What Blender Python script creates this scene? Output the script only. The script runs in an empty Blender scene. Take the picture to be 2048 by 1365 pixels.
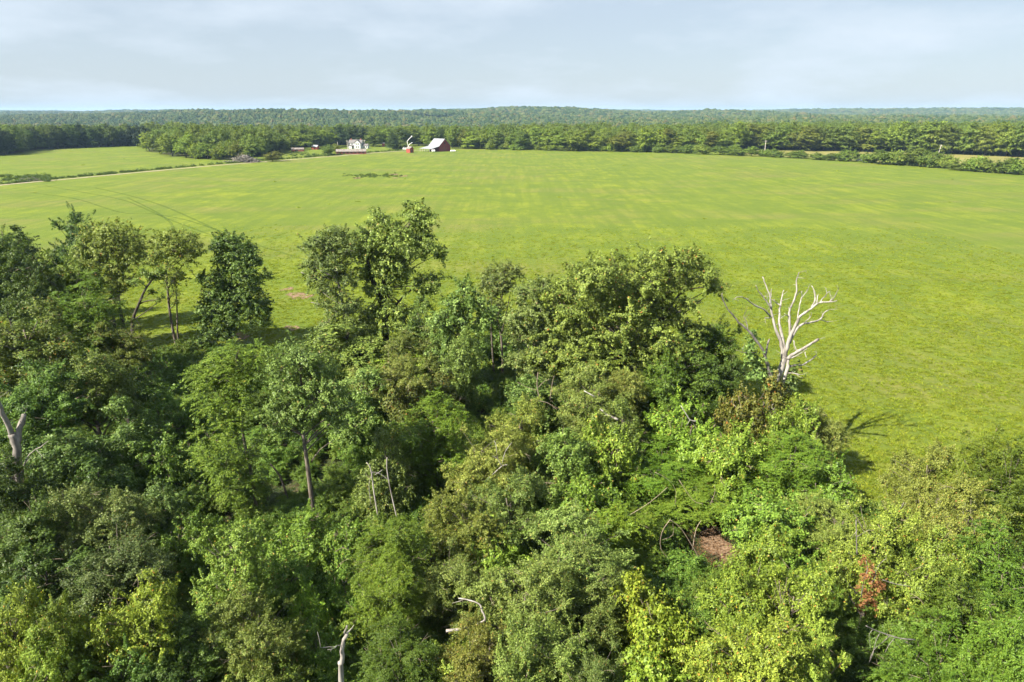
import bpy, math, random
import numpy as np
from mathutils import Vector

R = math.radians
scene = bpy.context.scene
COL = scene.collection

# ------------------------------------------------------------------ camera, sky, sun, exposure
CAM_H, PITCH, LENS = 35.0, 18.6, 24.0
cam_data = bpy.data.cameras.new('camera')
cam_data.sensor_width = 36.0
cam_data.lens = LENS
cam_data.clip_start = 0.5
cam_data.clip_end = 40000
cam = bpy.data.objects.new('camera', cam_data)
cam.location = (0, 0, CAM_H)
cam.rotation_euler = (R(90 - PITCH), 0, 0)
COL.objects.link(cam)
scene.camera = cam

SUN_EL, SHADOW_AZ = 42.0, 58.0          # elevation; shadows fall this many degrees to the right of straight ahead
world = bpy.data.worlds.new('World')
scene.world = world
world.use_nodes = True
wn, wl = world.node_tree.nodes, world.node_tree.links
wn.clear()
w_out = wn.new('ShaderNodeOutputWorld')
w_bg = wn.new('ShaderNodeBackground')
w_bg.inputs['Strength'].default_value = 0.05
sky = wn.new('ShaderNodeTexSky')
sky.sky_type = 'NISHITA'
sky.sun_disc = False
sky.sun_elevation = R(SUN_EL)
sky.sun_rotation = R(180 + SHADOW_AZ)
sky.altitude = 300
sky.air_density = 1.0
sky.dust_density = 1.0
sky.ozone_density = 2.2
# thin high cloud over the whole sky
w_tc = wn.new('ShaderNodeTexCoord')
w_sep = wn.new('ShaderNodeSeparateXYZ')
w_add = wn.new('ShaderNodeMath'); w_add.operation = 'ADD'; w_add.inputs[1].default_value = 0.22
w_max = wn.new('ShaderNodeMath'); w_max.operation = 'MAXIMUM'; w_max.inputs[1].default_value = 0.12
w_dx = wn.new('ShaderNodeMath'); w_dx.operation = 'DIVIDE'
w_dy = wn.new('ShaderNodeMath'); w_dy.operation = 'DIVIDE'
w_cmb = wn.new('ShaderNodeCombineXYZ')
w_noise = wn.new('ShaderNodeTexNoise')
w_noise.noise_dimensions = '4D'
w_noise.inputs['W'].default_value = 5.9
w_noise.inputs['Scale'].default_value = 1.3
w_noise.inputs['Detail'].default_value = 7
w_noise.inputs['Roughness'].default_value = 0.56
w_ramp = wn.new('ShaderNodeMapRange')
w_ramp.inputs['From Min'].default_value = 0.45
w_ramp.inputs['From Max'].default_value = 0.72
w_ramp.inputs['To Min'].default_value = 0.58
w_ramp.inputs['To Max'].default_value = 1.0
w_mix = wn.new('ShaderNodeMixRGB')
w_mix.inputs['Color2'].default_value = (8.0, 8.9, 9.9, 1)
wl.new(w_tc.outputs['Generated'], w_sep.inputs[0])
wl.new(w_sep.outputs['Z'], w_add.inputs[0]); wl.new(w_add.outputs[0], w_max.inputs[0])
wl.new(w_sep.outputs['X'], w_dx.inputs[0]); wl.new(w_max.outputs[0], w_dx.inputs[1])
wl.new(w_sep.outputs['Y'], w_dy.inputs[0]); wl.new(w_max.outputs[0], w_dy.inputs[1])
wl.new(w_dx.outputs[0], w_cmb.inputs['X']); wl.new(w_dy.outputs[0], w_cmb.inputs['Y'])
wl.new(w_cmb.outputs[0], w_noise.inputs['Vector'])
wl.new(w_noise.outputs['Fac'], w_ramp.inputs['Value'])
wl.new(w_ramp.outputs[0], w_mix.inputs['Fac'])
wl.new(sky.outputs[0], w_mix.inputs['Color1'])
w_dim = wn.new('ShaderNodeMixRGB'); w_dim.blend_type = 'MULTIPLY'      # scales the whole sky down to suit the exposure
w_dim.inputs['Fac'].default_value = 1.0
w_dim.inputs['Color2'].default_value = (.640, .655, .665, 1)
wl.new(w_mix.outputs[0], w_dim.inputs['Color1'])
wl.new(w_dim.outputs[0], w_bg.inputs['Color'])
wl.new(w_bg.outputs[0], w_out.inputs['Surface'])

sun_data = bpy.data.lights.new('sun', 'SUN')
sun_data.energy = 5.0
sun_data.angle = R(0.53)
sun_data.color = (1.0, 0.93, 0.79)
sun = bpy.data.objects.new('sun', sun_data)
sd = Vector((math.sin(R(SHADOW_AZ)) * math.cos(R(SUN_EL)), math.cos(R(SHADOW_AZ)) * math.cos(R(SUN_EL)), -math.sin(R(SUN_EL))))
sun.rotation_euler = sd.to_track_quat('-Z', 'Y').to_euler()
sun.location = (-60, -30, 90)
COL.objects.link(sun)

vs = scene.view_settings
vs.view_transform = 'Standard'
vs.look = 'None'
vs.exposure = 1.62
vs.gamma = 1.0
vs.use_curve_mapping = False
scene.render.engine = 'CYCLES'
cy = scene.cycles
cy.max_bounces = 4
cy.diffuse_bounces = 1
cy.glossy_bounces = 1
cy.transmission_bounces = 1
cy.transparent_max_bounces = 6
cy.volume_bounces = 0
cy.use_adaptive_sampling = True
cy.adaptive_threshold = 0.025
cy.use_denoising = True
cy.use_fast_gi = False
cy.caustics_reflective = False
cy.caustics_refractive = False

# ------------------------------------------------------------------ pixel <-> world helpers (2048 x 1365 photograph)
F = 2048 * LENS / 36.0
CP, SP = math.cos(R(PITCH)), math.sin(R(PITCH))
def ray(px, py):
    u = (px - 1024.0) / F
    v = -(py - 682.5) / F
    return np.array((u, CP + v * SP, -SP + v * CP))
def at_depth(px, py, d):                 # point on the line of sight at forward ground distance d
    r = ray(px, py); t = d / r[1]
    return np.array((r[0] * t, d, CAM_H + r[2] * t)), t
def at_height(px, py, z):
    r = ray(px, py); t = (z - CAM_H) / r[2]
    return np.array((r[0] * t, r[1] * t, z)), t
def ground(px, py):
    return at_height(px, py, 0.0)[0]
def project(p):
    x, y, z = p[0], p[1], p[2] - CAM_H
    zc = y * CP - z * SP
    return 1024 + F * x / zc, 682.5 - F * (y * SP + z * CP) / zc

# ------------------------------------------------------------------ mesh helpers
def new_mesh(name, verts, faces_quads=None, faces_list=None, mat=None, attrs=None, smooth=True):
    me = bpy.data.meshes.new(name)
    if faces_list is not None:
        me.from_pydata([tuple(v) for v in verts], [], faces_list)
    else:
        verts = np.asarray(verts, dtype=np.float32)
        q = np.asarray(faces_quads, dtype=np.int32)
        n, k = q.shape
        me.vertices.add(len(verts)); me.vertices.foreach_set('co', verts.ravel())
        me.loops.add(n * k); me.loops.foreach_set('vertex_index', q.ravel())
        me.polygons.add(n)
        me.polygons.foreach_set('loop_start', np.arange(0, n * k, k, dtype=np.int32))
    if attrs:
        for an, (dom, arr) in attrs.items():
            a = me.attributes.new(an, 'FLOAT', dom)
            a.data.foreach_set('value', np.asarray(arr, dtype=np.float32))
    me.update(calc_edges=True)
    me.polygons.foreach_set('use_smooth', np.full(len(me.polygons), smooth, dtype=bool))
    if mat is not None:
        me.materials.append(mat)
    return me

def link(name, me, parent=None, loc=None):
    o = bpy.data.objects.new(name, me)
    COL.objects.link(o)
    if parent is not None:
        o.parent = parent
    if loc is not None:
        o.location = loc
    return o

def tag(o, label=None, cat=None, group=None, kind=None):
    if label: o['label'] = label
    if cat: o['category'] = cat
    if group: o['group'] = group
    if kind: o['kind'] = kind
    return o

def thing(name, label, cat, loc, rz=0.0, group=None):
    o = bpy.data.objects.new(name, None)
    o.empty_display_size = 0.3
    COL.objects.link(o)
    o.location = loc
    o.rotation_euler = (0, 0, rz)
    return tag(o, label, cat, group)

class MB:                                # solids: boxes, prisms, tubes
    def __init__(s):
        s.v, s.f = [], []
    def add(s, vs_, fs):
        b = len(s.v)
        s.v += [tuple(p) for p in vs_]
        s.f += [tuple(i + b for i in f) for f in fs]
        return s
    def box(s, x0, x1, y0, y1, z0, z1):
        return s.add([(x0, y0, z0), (x1, y0, z0), (x1, y1, z0), (x0, y1, z0), (x0, y0, z1), (x1, y0, z1), (x1, y1, z1), (x0, y1, z1)],
                     [(0, 3, 2, 1), (4, 5, 6, 7), (0, 1, 5, 4), (1, 2, 6, 5), (2, 3, 7, 6), (3, 0, 4, 7)])
    def prism_x(s, prof, x0, x1):        # closed (y, z) profile swept along x
        n = len(prof)
        vs_ = [(x0, y, z) for y, z in prof] + [(x1, y, z) for y, z in prof]
        fs = [tuple(range(n)), tuple(range(2 * n - 1, n - 1, -1))]
        fs += [(i, (i + 1) % n + 0, (i + 1) % n + n, i + n)[::-1] for i in range(n)]
        return s.add(vs_, fs)
    def prism_y(s, prof, y0, y1):        # closed (x, z) profile swept along y
        n = len(prof)
        vs_ = [(x, y0, z) for x, z in prof] + [(x, y1, z) for x, z in prof]
        fs = [tuple(range(n)), tuple(range(2 * n - 1, n - 1, -1))]
        fs += [(i, (i + 1) % n, (i + 1) % n + n, i + n)[::-1] for i in range(n)]
        return s.add(vs_, fs)
    def tube(s, pts, rad, sides=6):
        pts = [np.asarray(p, float) for p in pts]
        n = len(pts)
        ring = []
        ref = np.array((0.31, 0.87, 0.21))
        for i, p in enumerate(pts):
            t = pts[min(i + 1, n - 1)] - pts[max(i - 1, 0)]
            t = t / (np.linalg.norm(t) + 1e-9)
            a = np.cross(t, ref); a /= (np.linalg.norm(a) + 1e-9)
            b = np.cross(t, a)
            for k in range(sides):
                th = 2 * math.pi * k / sides
                ring.append(p + rad[i] * (math.cos(th) * a + math.sin(th) * b))
        fs = []
        for i in range(n - 1):
            for k in range(sides):
                k2 = (k + 1) % sides
                fs.append((i * sides + k, i * sides + k2, (i + 1) * sides + k2, (i + 1) * sides + k))
        fs.append(tuple(range(sides))[::-1])
        fs.append(tuple((n - 1) * sides + k for k in range(sides)))
        return s.add(ring, fs)
    def mesh(s, name, mat, smooth=False):
        return new_mesh(name, s.v, faces_list=s.f, mat=mat, smooth=smooth)
    def obj(s, name, mat, parent=None, loc=None, smooth=False):
        return link(name, s.mesh(name, mat, smooth), parent, loc)

def curve_pts(a, b, n, rng, bow=0.1, lift=0.0):
    a, b = np.asarray(a, float), np.asarray(b, float)
    L = np.linalg.norm(b - a)
    m = (a + b) / 2 + rng.normal(0, bow * L, 3) * np.array((1, 1, .5)) + np.array((0, 0, lift * L))
    out = []
    for i in range(n):
        t = i / (n - 1)
        out.append((1 - t) ** 2 * a + 2 * t * (1 - t) * m + t * t * b)
    return out

# ------------------------------------------------------------------ materials
def mat_new(name):
    m = bpy.data.materials.new(name)
    m.use_nodes = True
    nt = m.node_tree
    nt.nodes.clear()
    out = nt.nodes.new('ShaderNodeOutputMaterial')
    return m, nt.nodes, nt.links, out

def ramp_node(nodes, stops, interp='LINEAR'):
    r = nodes.new('ShaderNodeValToRGB')
    r.color_ramp.interpolation = interp
    e = r.color_ramp.elements
    while len(e) < len(stops):
        e.new(0.5)
    for i, (p, c) in enumerate(stops):
        e[i].position = p
        e[i].color = (*c, 1) if len(c) == 3 else c
    return r

def leaf_mat(name, dark, mid, light, odd=None, odd_at=0.97, rough=0.42, spec=0.4, trans=0.16, tint=True):
    m, n, l, out = mat_new(name)
    at = n.new('ShaderNodeAttribute'); at.attribute_name = 'v'
    stops = [(0.0, dark), (0.5, mid), (0.9, light)]
    if odd:
        stops += [(odd_at, light), (min(1.0, odd_at + 0.012), odd)]
    rp = ramp_node(n, stops)
    l.new(at.outputs['Fac'], rp.inputs[0])
    oi = n.new('ShaderNodeObjectInfo')
    mul = n.new('ShaderNodeMixRGB'); mul.blend_type = 'MULTIPLY'; mul.inputs['Fac'].default_value = 1.0
    l.new(rp.outputs[0], mul.inputs['Color1'])
    l.new(oi.outputs['Color'], mul.inputs['Color2'])
    hs = n.new('ShaderNodeHueSaturation')
    mr = n.new('ShaderNodeMapRange')
    mr.inputs['To Min'].default_value = 0.487
    mr.inputs['To Max'].default_value = 0.512
    l.new(oi.outputs['Random'], mr.inputs['Value'])
    l.new(mr.outputs[0], hs.inputs['Hue'])
    l.new(mul.outputs[0], hs.inputs['Color'])
    mv = n.new('ShaderNodeMapRange'); mv.inputs['To Min'].default_value = 0.78; mv.inputs['To Max'].default_value = 1.18
    fr = n.new('ShaderNodeMath'); fr.operation = 'FRACT'
    f7 = n.new('ShaderNodeMath'); f7.operation = 'MULTIPLY'; f7.inputs[1].default_value = 7.31
    l.new(oi.outputs['Random'], f7.inputs[0]); l.new(f7.outputs[0], fr.inputs[0]); l.new(fr.outputs[0], mv.inputs['Value'])
    l.new(mv.outputs[0], hs.inputs['Value'])
    pb = n.new('ShaderNodeBsdfPrincipled')
    pb.inputs['Roughness'].default_value = rough
    pb.inputs['Specular IOR Level'].default_value = spec
    tr = n.new('ShaderNodeBsdfTranslucent')
    tc = n.new('ShaderNodeMixRGB'); tc.blend_type = 'MULTIPLY'; tc.inputs['Fac'].default_value = 1.0
    tc.inputs['Color2'].default_value = (1.25, 1.3, 0.5, 1)
    l.new(hs.outputs[0], tc.inputs['Color1'])
    l.new(tc.outputs[0], tr.inputs['Color'])
    l.new(hs.outputs[0], pb.inputs['Base Color'])
    mx = n.new('ShaderNodeMixShader'); mx.inputs['Fac'].default_value = trans
    l.new(pb.outputs[0], mx.inputs[1]); l.new(tr.outputs[0], mx.inputs[2])
    l.new(mx.outputs[0], out.inputs['Surface'])
    return m

def noise_mat(name, c1, c2, scale, detail=5, rough=0.85, stretch=(1, 1, 1), bump=0.0, bump_scale=None, c3=None, spec=0.2, metallic=0.0):
    m, n, l, out = mat_new(name)
    tc = n.new('ShaderNodeTexCoord')
    mp = n.new('ShaderNodeMapping'); mp.inputs['Scale'].default_value = stretch
    nz = n.new('ShaderNodeTexNoise'); nz.inputs['Scale'].default_value = scale; nz.inputs['Detail'].default_value = detail
    nz.inputs['Roughness'].default_value = 0.6
    l.new(tc.outputs['Object'], mp.inputs['Vector']); l.new(mp.outputs[0], nz.inputs['Vector'])
    rp = ramp_node(n, [(0.35, c1), (0.62, c2)] if c3 is None else [(0.32, c1), (0.52, c2), (0.68, c3)])
    l.new(nz.outputs['Fac'], rp.inputs[0])
    pb = n.new('ShaderNodeBsdfPrincipled')
    pb.inputs['Roughness'].default_value = rough
    pb.inputs['Specular IOR Level'].default_value = spec
    pb.inputs['Metallic'].default_value = metallic
    l.new(rp.outputs[0], pb.inputs['Base Color'])
    if bump:
        b = n.new('ShaderNodeBump'); b.inputs['Strength'].default_value = bump; b.inputs['Distance'].default_value = bump_scale or 0.05
        l.new(nz.outputs['Fac'], b.inputs['Height']); l.new(b.outputs[0], pb.inputs['Normal'])
    l.new(pb.outputs[0], out.inputs['Surface'])
    return m

M = {}
#                         dark                 mid                  light               odd
M['oak'] = leaf_mat('oak_leaf', (0.0394, 0.0654, 0.0119), (0.1153, 0.1637, 0.0296), (0.226, 0.2867, 0.0628), (.28, .15, .04), .972, rough=.48, spec=.2)
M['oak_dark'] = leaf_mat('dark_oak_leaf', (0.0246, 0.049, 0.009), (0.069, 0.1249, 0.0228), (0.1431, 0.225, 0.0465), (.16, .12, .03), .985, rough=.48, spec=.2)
M['ash'] = leaf_mat('ash_leaf', (0.0555, 0.1066, 0.0111), (0.1147, 0.19, 0.0198), (0.2043, 0.2915, 0.0397), (.32, .27, .04), .985, rough=.5, spec=.2, trans=.20)
M['elm'] = leaf_mat('elm_leaf', (0.0476, 0.0726, 0.0164), (0.1278, 0.1749, 0.041), (0.2531, 0.31, 0.0902), (.26, .17, .06), .97, rough=.48, spec=.2)
M['vine'] = leaf_mat('vine_leaf', (0.0345, 0.0635, 0.0134), (0.1003, 0.1581, 0.0341), (0.2109, 0.2867, 0.0765), (.22, .17, .05), .985, rough=.48, spec=.2)
M['grape'] = leaf_mat('grape_leaf', (0.1064, 0.166, 0.0122), (0.2268, 0.3052, 0.0219), (0.378, 0.4403, 0.0372), (.36, .27, .03), .95, rough=.5, spec=.2, trans=.20)
M['shrub'] = leaf_mat('shrub_leaf', (0.0476, 0.0871, 0.0119), (0.1254, 0.2026, 0.0296), (0.241, 0.3334, 0.0628), (.28, .19, .05), .965, rough=.48, spec=.2)
M['rust'] = leaf_mat('dead_leaf', (.12, .055, .025), (.19, .085, .035), (.26, .13, .055), rough=.8, spec=.1, trans=.2)
M['autumn'] = leaf_mat('creeper_leaf', (.050, .072, .016), (.105, .130, .028), (.195, .190, .048), (.28, .15, .045), .955, rough=.5, spec=.2)
M['cedar'] = leaf_mat('cedar_leaf', (0.022, 0.042, 0.014), (0.04, 0.066, 0.02), (0.068, 0.096, 0.032), rough=.6, spec=.2, trans=.12)
M['far_a'] = leaf_mat('wood_edge_leaf', (0.0532, 0.0841, 0.0157), (0.1174, 0.1665, 0.0306), (0.2117, 0.2642, 0.0546), (.24, .16, .05), .985, rough=.6, spec=.2, trans=.25)
M['weed'] = leaf_mat('weed_leaf', (0.05, 0.088, 0.016), (0.085, 0.13, 0.022), (0.13, 0.175, 0.03), rough=.6, spec=.2, trans=.3)
M['bark'] = noise_mat('bark', (.055, .045, .036), (.16, .135, .108), 7, stretch=(1, 1, .25), bump=.5)
M['bark_dark'] = noise_mat('dark_bark', (.030, .025, .020), (.085, .072, .058), 7, stretch=(1, 1, .25), bump=.5)
M['dead'] = noise_mat('bleached_wood', (.105, .092, .078), (.285, .262, .235), 2.6, stretch=(1, 1, .22), bump=.8, c3=(.37, .35, .325))
M['deadgrey'] = noise_mat('weathered_wood', (.085, .075, .068), (.19, .172, .155), 3.2, stretch=(1, 1, .3), bump=.6, c3=(.29, .26, .23))
M['twig'] = noise_mat('dry_twig', (.13, .10, .07), (.27, .22, .165), 9)

# ------------------------------------------------------------------ foliage builders
def unit(a):
    return a / (np.linalg.norm(a, axis=-1, keepdims=True) + 1e-9)

def leaf_quads(P, N, L, W, rng, axis=None):
    n = len(P)
    N = unit(N)
    t = rng.normal(size=(n, 3)) if axis is None else axis + rng.normal(0, .35, size=(n, 3))
    a = unit(t - (t * N).sum(1, keepdims=True) * N)
    b = np.cross(N, a)
    L = L[:, None]; W = W[:, None]
    v = np.empty((n, 3, 3), dtype=np.float32)
    v[:, 0] = P - a * L * .45 + b * W * .5
    v[:, 1] = P - a * L * .45 - b * W * .5
    v[:, 2] = P + a * L * .55
    return v.reshape(-1, 3)

def crown_arrays(lobes, rng, leaf=.24, asp=.62, lai=1.7, clump=.5, up=.45, rnd=.6, shell=(.62, 1.04), hang=0.0, frond=False, cull=.72, under=.75, sprig=.36):
    """lobes: (n, 6) centre and radii. Leaves gather in clumps on every lobe's skin; clumps buried in another lobe are skipped."""
    lobes = np.asarray(lobes, float)
    C, Rd = lobes[:, :3], lobes[:, 3:]
    PP, NN, AX, CL = [], [], [], []
    per_area = leaf * leaf * asp * .5
    for i in range(len(lobes)):
        c, r = C[i], Rd[i]
        rm = float(np.mean(r))
        area = 4 * math.pi * rm * rm
        cr = min(clump, rm * .6)
        nc = max(4, int(area / (cr * cr * 2.6)))
        d = unit(rng.normal(size=(nc, 3)))
        d = d[(d[:, 2] > -under) | (rng.random(nc) < .25)]
        nc = len(d)
        s = rng.uniform(shell[0], shell[1], (nc, 1))
        s = np.where(rng.random((nc, 1)) < .18, s * .55, s)
        wob = 1 + .30 * np.sin(d @ rng.normal(0, 2.6, 3) + rng.uniform(0, 6.28)) * np.sin(d @ rng.normal(0, 2.6, 3) + 1.0)
        cc = c + d * r * s * wob[:, None]
        if len(lobes) > 1:
            dist = np.linalg.norm((cc[:, None, :] - C[None]) / Rd[None], axis=2)
            dist[:, i] = 9
            keep = dist.min(1) > cull
            cc, d = cc[keep], d[keep]
            nc = len(cc)
        if nc == 0:
            continue
        per = max(5, int(lai * (cr * cr * 2.6) / per_area))
        k = (per * rng.uniform(.55, 1.45, nc)).astype(int)
        idx = np.repeat(np.arange(nc), k)
        n = len(idx)
        crs = cr * rng.uniform(.7, 1.35, nc)[idx][:, None]
        if frond:
            nf = 7
            fa = unit(rng.normal(size=(nc, nf, 3)) * np.array((1, 1, .55)) + d[:, None, :] * .7 + np.array((0, 0, .15)))
            fi = rng.integers(0, nf, n)
            u = rng.random((n, 1))
            ax = fa[idx, fi]
            pos = cc[idx] + ax * u * crs * 1.9 - np.array((0, 0, 1.0)) * (u ** 2) * crs * .75
            side = unit(np.cross(ax, np.array((0, 0, 1.0)))) * np.where(rng.random((n, 1)) < .5, -1, 1)
            pos = pos + side * leaf * .55
            nn = np.array((0, 0, .9)) + rng.normal(0, .33, (n, 3)) + d[idx] * .3
            axis = side * .8 + ax * .5 - np.array((0, 0, .45))
        else:
            q = unit(rng.normal(size=(n, 3)))
            rad = rng.random((n, 1)) ** .6 * np.where(rng.random((n, 1)) < .12, 1.5, 1.0)
            off = q * rad * crs * np.array((1.1, 1.1, .8))
            # a good third of the clumps grow out into leafy sprigs
            sg = (rng.random(nc) < sprig)
            sd_ = unit(d + rng.normal(0, .45, (nc, 3)) + np.array((0, 0, .25 - .5 * hang)))
            u = rng.random((n, 1))
            so = sd_[idx] * (u * 2.9 - .4) * crs + q * crs * (.42 - .26 * u) - np.array((0, 0, 1.0)) * u * u * crs * (.35 + .6 * hang)
            off = np.where(sg[idx][:, None], so, off)
            if hang:
                off[:, 2] -= hang * rng.random(n) ** 1.5 * crs[:, 0]
            pos = cc[idx] + off
            nn = d[idx] * .5 + q * .35 + np.array((0, 0, up)) + rng.normal(0, rnd, (n, 3)) * .6
            axis = None
        PP.append(pos); NN.append(nn); CL.append(rng.random(nc)[idx])
        AX.append(axis if axis is not None else rng.normal(size=(n, 3)))
    P, N, A, K = np.concatenate(PP), np.concatenate(NN), np.concatenate(AX), np.concatenate(CL)
    n = len(P)
    Ls = leaf * rng.uniform(.65, 1.3, n)
    V = leaf_quads(P, N, Ls, Ls * asp * rng.uniform(.8, 1.15, n), rng, A if frond else None)
    v = np.clip(rng.beta(1.5, 1.7, n) * .70 + K * .28, 0, .955)
    v = np.where(rng.random(n) < .03, rng.uniform(.955, 1, n), v)
    return V, v

def leaf_mesh(name, V, v, mat, k=3):
    n = len(V) // k
    q = np.arange(n * k, dtype=np.int32).reshape(n, k)
    return new_mesh(name, V, q, mat=mat, attrs={'v': ('POINT', np.repeat(v, k))})

def wood_for(lobes, base, rng, trunk_r, fork=.45, stems=1, spread=.25, twigs=3, wood=None, lean=None):
    """one mesh: trunk(s) with a limb to every lobe and twigs into the leaf clumps"""
    mb = MB()
    lobes = np.asarray(lobes, float)
    top = lobes[:, 2].max()
    cen = lobes[:, :3].mean(0)
    paths = []
    for s in range(stems):
        b = np.asarray(base, float) + np.array((rng.normal(0, spread), rng.normal(0, spread), 0)) * (stems > 1)
        e = np.array((cen[0] + rng.normal(0, spread * 3) * (stems > 1), cen[1] + rng.normal(0, spread * 3) * (stems > 1), base[2] + (top - base[2]) * .86))
        pts = curve_pts(b, e, 9, rng, .05)
        if lean is not None:
            pts = [p + np.asarray(lean) * math.sin(i / 8 * math.pi) for i, p in enumerate(pts)]
        pts[0][2] -= .3
        rr = [trunk_r * (1.35 if i == 0 else 1) * (1 - .85 * i / 8) + .02 for i in range(9)]
        mb.tube(pts, rr, 7)
        paths.append((pts, rr))
    for lb in lobes:
        c, r = lb[:3], lb[3:]
        pts, rr = paths[int(rng.integers(len(paths)))]
        zt = c[2] - abs(np.linalg.norm((c - cen)[:2])) * .6 - r[2] * .6
        j = int(np.argmin([abs(p[2] - zt) for p in pts]))
        j = max(2, min(7, j))
        q = curve_pts(pts[j], c, 6, rng, .10, .05)
        r0 = max(.03, min(rr[j] * .6, .05 + .035 * float(np.mean(r)) * 1.6))
        mb.tube(q, [r0 * (1 - .13 * i) for i in range(6)], 5)
        for t in range(twigs):
            d = unit(rng.normal(size=3) + np.array((0, 0, .4)))
            mb.tube(curve_pts(c, c + d * r * rng.uniform(.8, 1.12), 4, rng, .12), [r0 * .34, r0 * .26, r0 * .18, r0 * .08], 4)
    return mb

def gen_lobes(H, W, cb, n, rng, rs=(.115, .20), flat=.8, leaders=3):
    """sub-crowns of a ragged crown of width W between cb*H and H, built round several leaders of unlike height"""
    out = []
    ph = rng.random() * 6.28
    for L in range(leaders):
        a = ph + L * 6.283 / leaders + rng.normal(0, .4)
        off = W * (.0 if L == 0 and leaders == 1 else rng.uniform(.16, .30))
        ox, oy = math.cos(a) * off, math.sin(a) * off
        hl = H if L == 0 else H * rng.uniform(.66, .95)
        wl = W * (1.0 if leaders == 1 else rng.uniform(.52, .74))
        zc, rz, rx = (hl + cb * H) / 2, (hl - cb * H) / 2, wl / 2
        m = max(4, int(round(n / leaders)))
        for i in range(m):
            u = (i + .5) / m
            z = 1 - 1.8 * u
            s = math.sqrt(max(0, 1 - z * z))
            th = i * 2.39996 + rng.normal(0, .45)
            r = W * rng.uniform(*rs)
            k = rng.uniform(.55, 1.2)
            out.append((ox + s * math.cos(th) * (rx - r * .5) * k, oy + s * math.sin(th) * (rx - r * .5) * k, zc + z * (rz - r * flat * .7) * rng.uniform(.85, 1.06) + rng.normal(0, .03 * H),
                        r, r * rng.uniform(.8, 1.2), r * flat * rng.uniform(.75, 1.2)))
        out.append((ox + rng.normal(0, .04 * W), oy + rng.normal(0, .04 * W), hl - W * .10, W * .11, W * .11, W * .13))
        out.append((ox * .7, oy * .7, zc, rx * .34, rx * .34, rz * .45))
    for _ in range(max(2, n // 5)):          # sprigs that break the outline
        th = rng.uniform(0, 6.28); z = rng.uniform(-.3, .9); s = math.sqrt(1 - z * z); r = W * rng.uniform(.05, .08)
        out.append((s * math.cos(th) * W * .5, s * math.sin(th) * W * .5, H * (cb + 1) / 2 + z * H * (1 - cb) / 2, r, r, r))
    return out

PROTO = {}                               # kind -> list of (trunk mesh, crown mesh, width, height)
def proto(kind, seed, H, W, cb, n, mat, bark='bark', trunk_r=.2, stems=1, lob={}, bare=26, **kw):
    rng = np.random.default_rng(seed)
    lobes = gen_lobes(H, W, cb, n, rng, **lob)
    V, v = crown_arrays(lobes, rng, **kw)
    wm = wood_for(lobes, (0, 0, 0), rng, trunk_r, stems=stems).mesh('trunk', M[bark], True)
    tw = MB()
    for i in range(bare):
        lb = lobes[int(rng.integers(len(lobes)))]
        c, r = np.array(lb[:3]), np.array(lb[3:])
        d = unit(rng.normal(size=3) * np.array((1, 1, .6)) + np.array((0, 0, .35)))
        a, b = c + d * r * .4, c + d * r * rng.uniform(1.15, 1.75)
        q = curve_pts(a, b, 5, rng, .16)
        r0 = rng.uniform(.018, .034)
        tw.tube(q, [r0, r0 * .9, r0 * .75, r0 * .55, r0 * .3], 4)
        e = unit(d + rng.normal(0, .6, 3))
        tw.tube(curve_pts(q[2], q[2] + e * np.linalg.norm(b - a) * .5, 4, rng, .15), [r0 * .6, r0 * .5, r0 * .4, r0 * .2], 4)
    tm = tw.mesh('bare_twigs', M['twig'], True) if bare else None
    PROTO.setdefault(kind, []).append((wm, leaf_mesh('crown', V, v, M[mat]), W, H, tm))
    return len(v)

total = 0
for s in (11, 12, 13):
    total += proto('oak', s, 13, 8.5, .28, 24, 'oak', leaf=.18, asp=.64, lai=1.42, clump=.55, trunk_r=.22, up=.5)
for s in (21, 22):
    total += proto('oak_dark', s, 13, 8.0, .22, 23, 'oak_dark', leaf=.18, asp=.68, lai=1.42, clump=.55, trunk_r=.22, bark='bark_dark')
for s in (31, 32):
    total += proto('ash', s, 12, 8.0, .25, 22, 'ash', leaf=.175, asp=.46, lai=1.45, clump=.6, frond=True, trunk_r=.16)
for s in (41, 42, 43):
    total += proto('elm', s, 12, 8.5, .2, 26, 'elm', leaf=.155, asp=.6, lai=1.28, clump=.5, trunk_r=.18, stems=2, rnd=.9)
for s in (51, 52):
    total += proto('vine', s, 11, 5.5, .04, 22, 'vine', leaf=.17, asp=.9, lai=1.42, clump=.42, trunk_r=.2, up=.25, hang=1.3, lob=dict(rs=(.14, .25), flat=1.2), bark='bark_dark')
for s in (61, 62):
    total += proto('grape', s, 6, 6.0, .1, 14, 'grape', leaf=.21, asp=.95, lai=1.2, clump=.42, trunk_r=.08, stems=3, lob=dict(rs=(.14, .22)))
for s in (71, 72, 73):
    total += proto('shrub', s, 5, 5.5, .02, 18, 'shrub', leaf=.168, asp=.66, lai=1.4, clump=.45, trunk_r=.06, stems=4, lob=dict(rs=(.13, .23)))
total += proto('autumn', 81, 7, 6.5, .02, 16, 'autumn', leaf=.185, asp=.85, lai=1.4, clump=.45, trunk_r=.1, stems=2, hang=1.0, up=.3)
total += proto('autumn', 82, 7, 6.0, .02, 16, 'autumn', leaf=.185, asp=.85, lai=1.4, clump=.45, trunk_r=.1, stems=2, hang=1.0, up=.3)
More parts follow.
